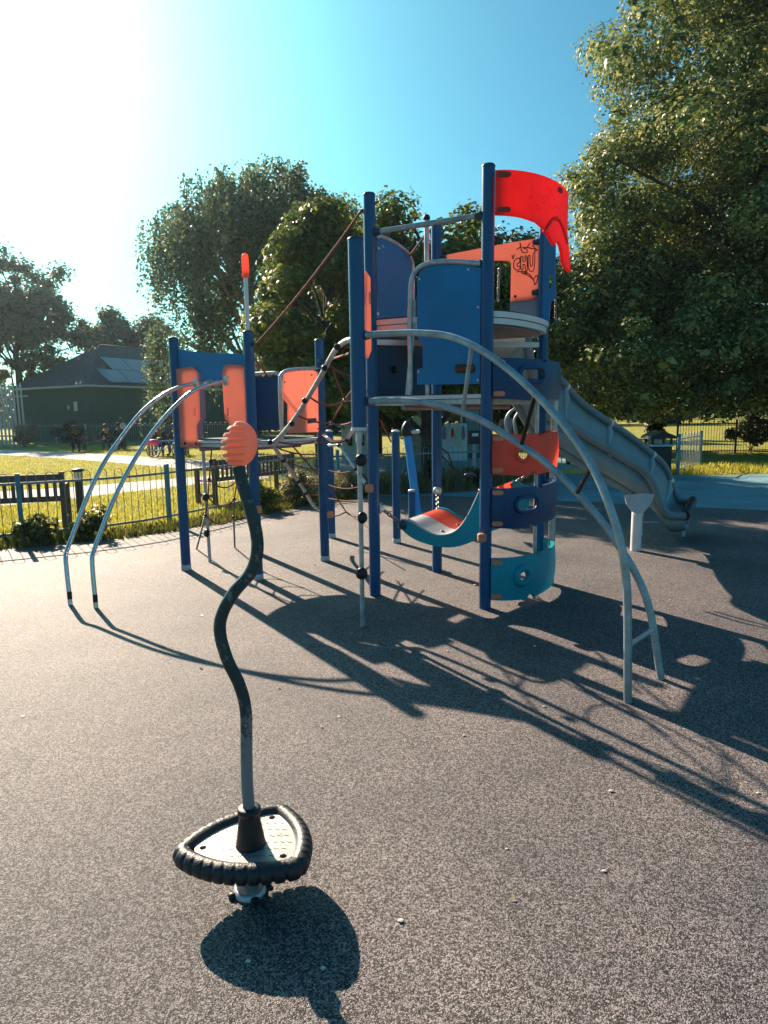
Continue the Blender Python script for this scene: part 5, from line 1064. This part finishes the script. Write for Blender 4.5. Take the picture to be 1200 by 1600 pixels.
blades('lawn_grass', pts, .035, .10, .014, 'grass', 'short sunlit yellow-green lawn grass beyond the fence')
pts = []
for i in range(15000):
    s_ = random.uniform(1.0, EDGED[7]); a = along(EDGE[:9], EDGED, s_); f_ = min(FENCE_ := [along(FENCE, FD, FD[-1]*k/60) for k in range(61)], key=lambda q: (q-a).length) if i % 1 == 0 and False else None
    n = Vector((-0.45, 0.9)); d_ = random.random()**1.3*0.75-0.04; d_ += 0.05*math.sin(s_*7)
    pts.append((a.x+n.x*d_, a.y+n.y*d_, -0.02))
blades('border_grass', pts, .04, .17, .016, 'border', 'rough weedy grass growing along the fence foot', .7)
pts = [(random.uniform(-1.4, 4.0),)*1 for _ in range(0)]
for i in range(9000):
    x = random.uniform(-1.6, 4.1); y0 = float(np.interp(x, [-1.6, -.3, 1.28, 2.6, 4.1], [12.9, 13.75, 14.0, 14.7, 16.6])); pts.append((x, y0+random.random()*0.8, -0.02))
blades('dry_grass', pts, .15, .62, .014, 'dry', 'tall dry straw-coloured grass along the far fence', .5)
pts = []
for i in range(7000):
    x = random.uniform(6.6, 16); y = random.uniform(17.35, 19.5)+max(0, (x-9)*.25)*random.random(); pts.append((x, y, -0.02))
blades('verge_grass', pts, .05, .22, .018, 'grass', 'sunlit rough grass verge in front of the large tree', .6)
# loose chips on the rubber
for i, (x, y) in enumerate(((792, 1327), (944, 1362), (626, 1440), (955, 1237), (742, 915), (388, 1503), (505, 1514), (1047, 938), (700, 1018), (835, 1010), (1185, 1240), (850, 1105), (725, 1150))):
    q = gr(x, y); r = random.uniform(.005, .009)*(1.8 if y < 950 and x == 742 else 1); mb = MB(); v = []
    bm = bmesh.new(); bmesh.ops.create_icosphere(bm, subdivisions=1, radius=1)
    for vv in bm.verts: vv.co = Vector((vv.co.x*r*1.3, vv.co.y*r, vv.co.z*r*.6))*(1+.35*noise.noise(vv.co*3+Vector((i*5, 0, 0))))
    bm.verts.index_update(); mb.add([vv.co+Vector((q.x, q.y, r*.45)) for vv in bm.verts], [tuple(u.index for u in f_.verts) for f_ in bm.faces]); bm.free()
    tag(mb.build('stone_chip', 'stone'), 'small pale stone chip lying loose on the rubber surface', 'stone chip', 'loose chips on the ground')

tag(MB().box((0, 100, 12.6), 324, 284, 27.2).build('glare_veil', 'glare_veil'), kind='stuff')  # added box for the glare volume; the air itself is clear
# dry leaf crumbs swept against the edge of the rubber
pts = []
for i in range(420):
    if i < 330: q = along(EDGE[:9], EDGED, random.uniform(3, EDGED[-1]))+Vector((random.gauss(0.1, .25), -abs(random.gauss(0, .28)))); pts.append((q.x, q.y, .006))
    else: pts.append((random.uniform(-3, 5), random.uniform(2, 11), .006))
o = leafmesh('leaf_litter', np.array(pts), np.tile([[0, 0, 1.0]], (len(pts), 1)), 0.028, 'dry', None, jit=.25); tag(o, 'dry leaf crumbs scattered over the rubber and along its edge', 'leaf litter', kind='stuff')
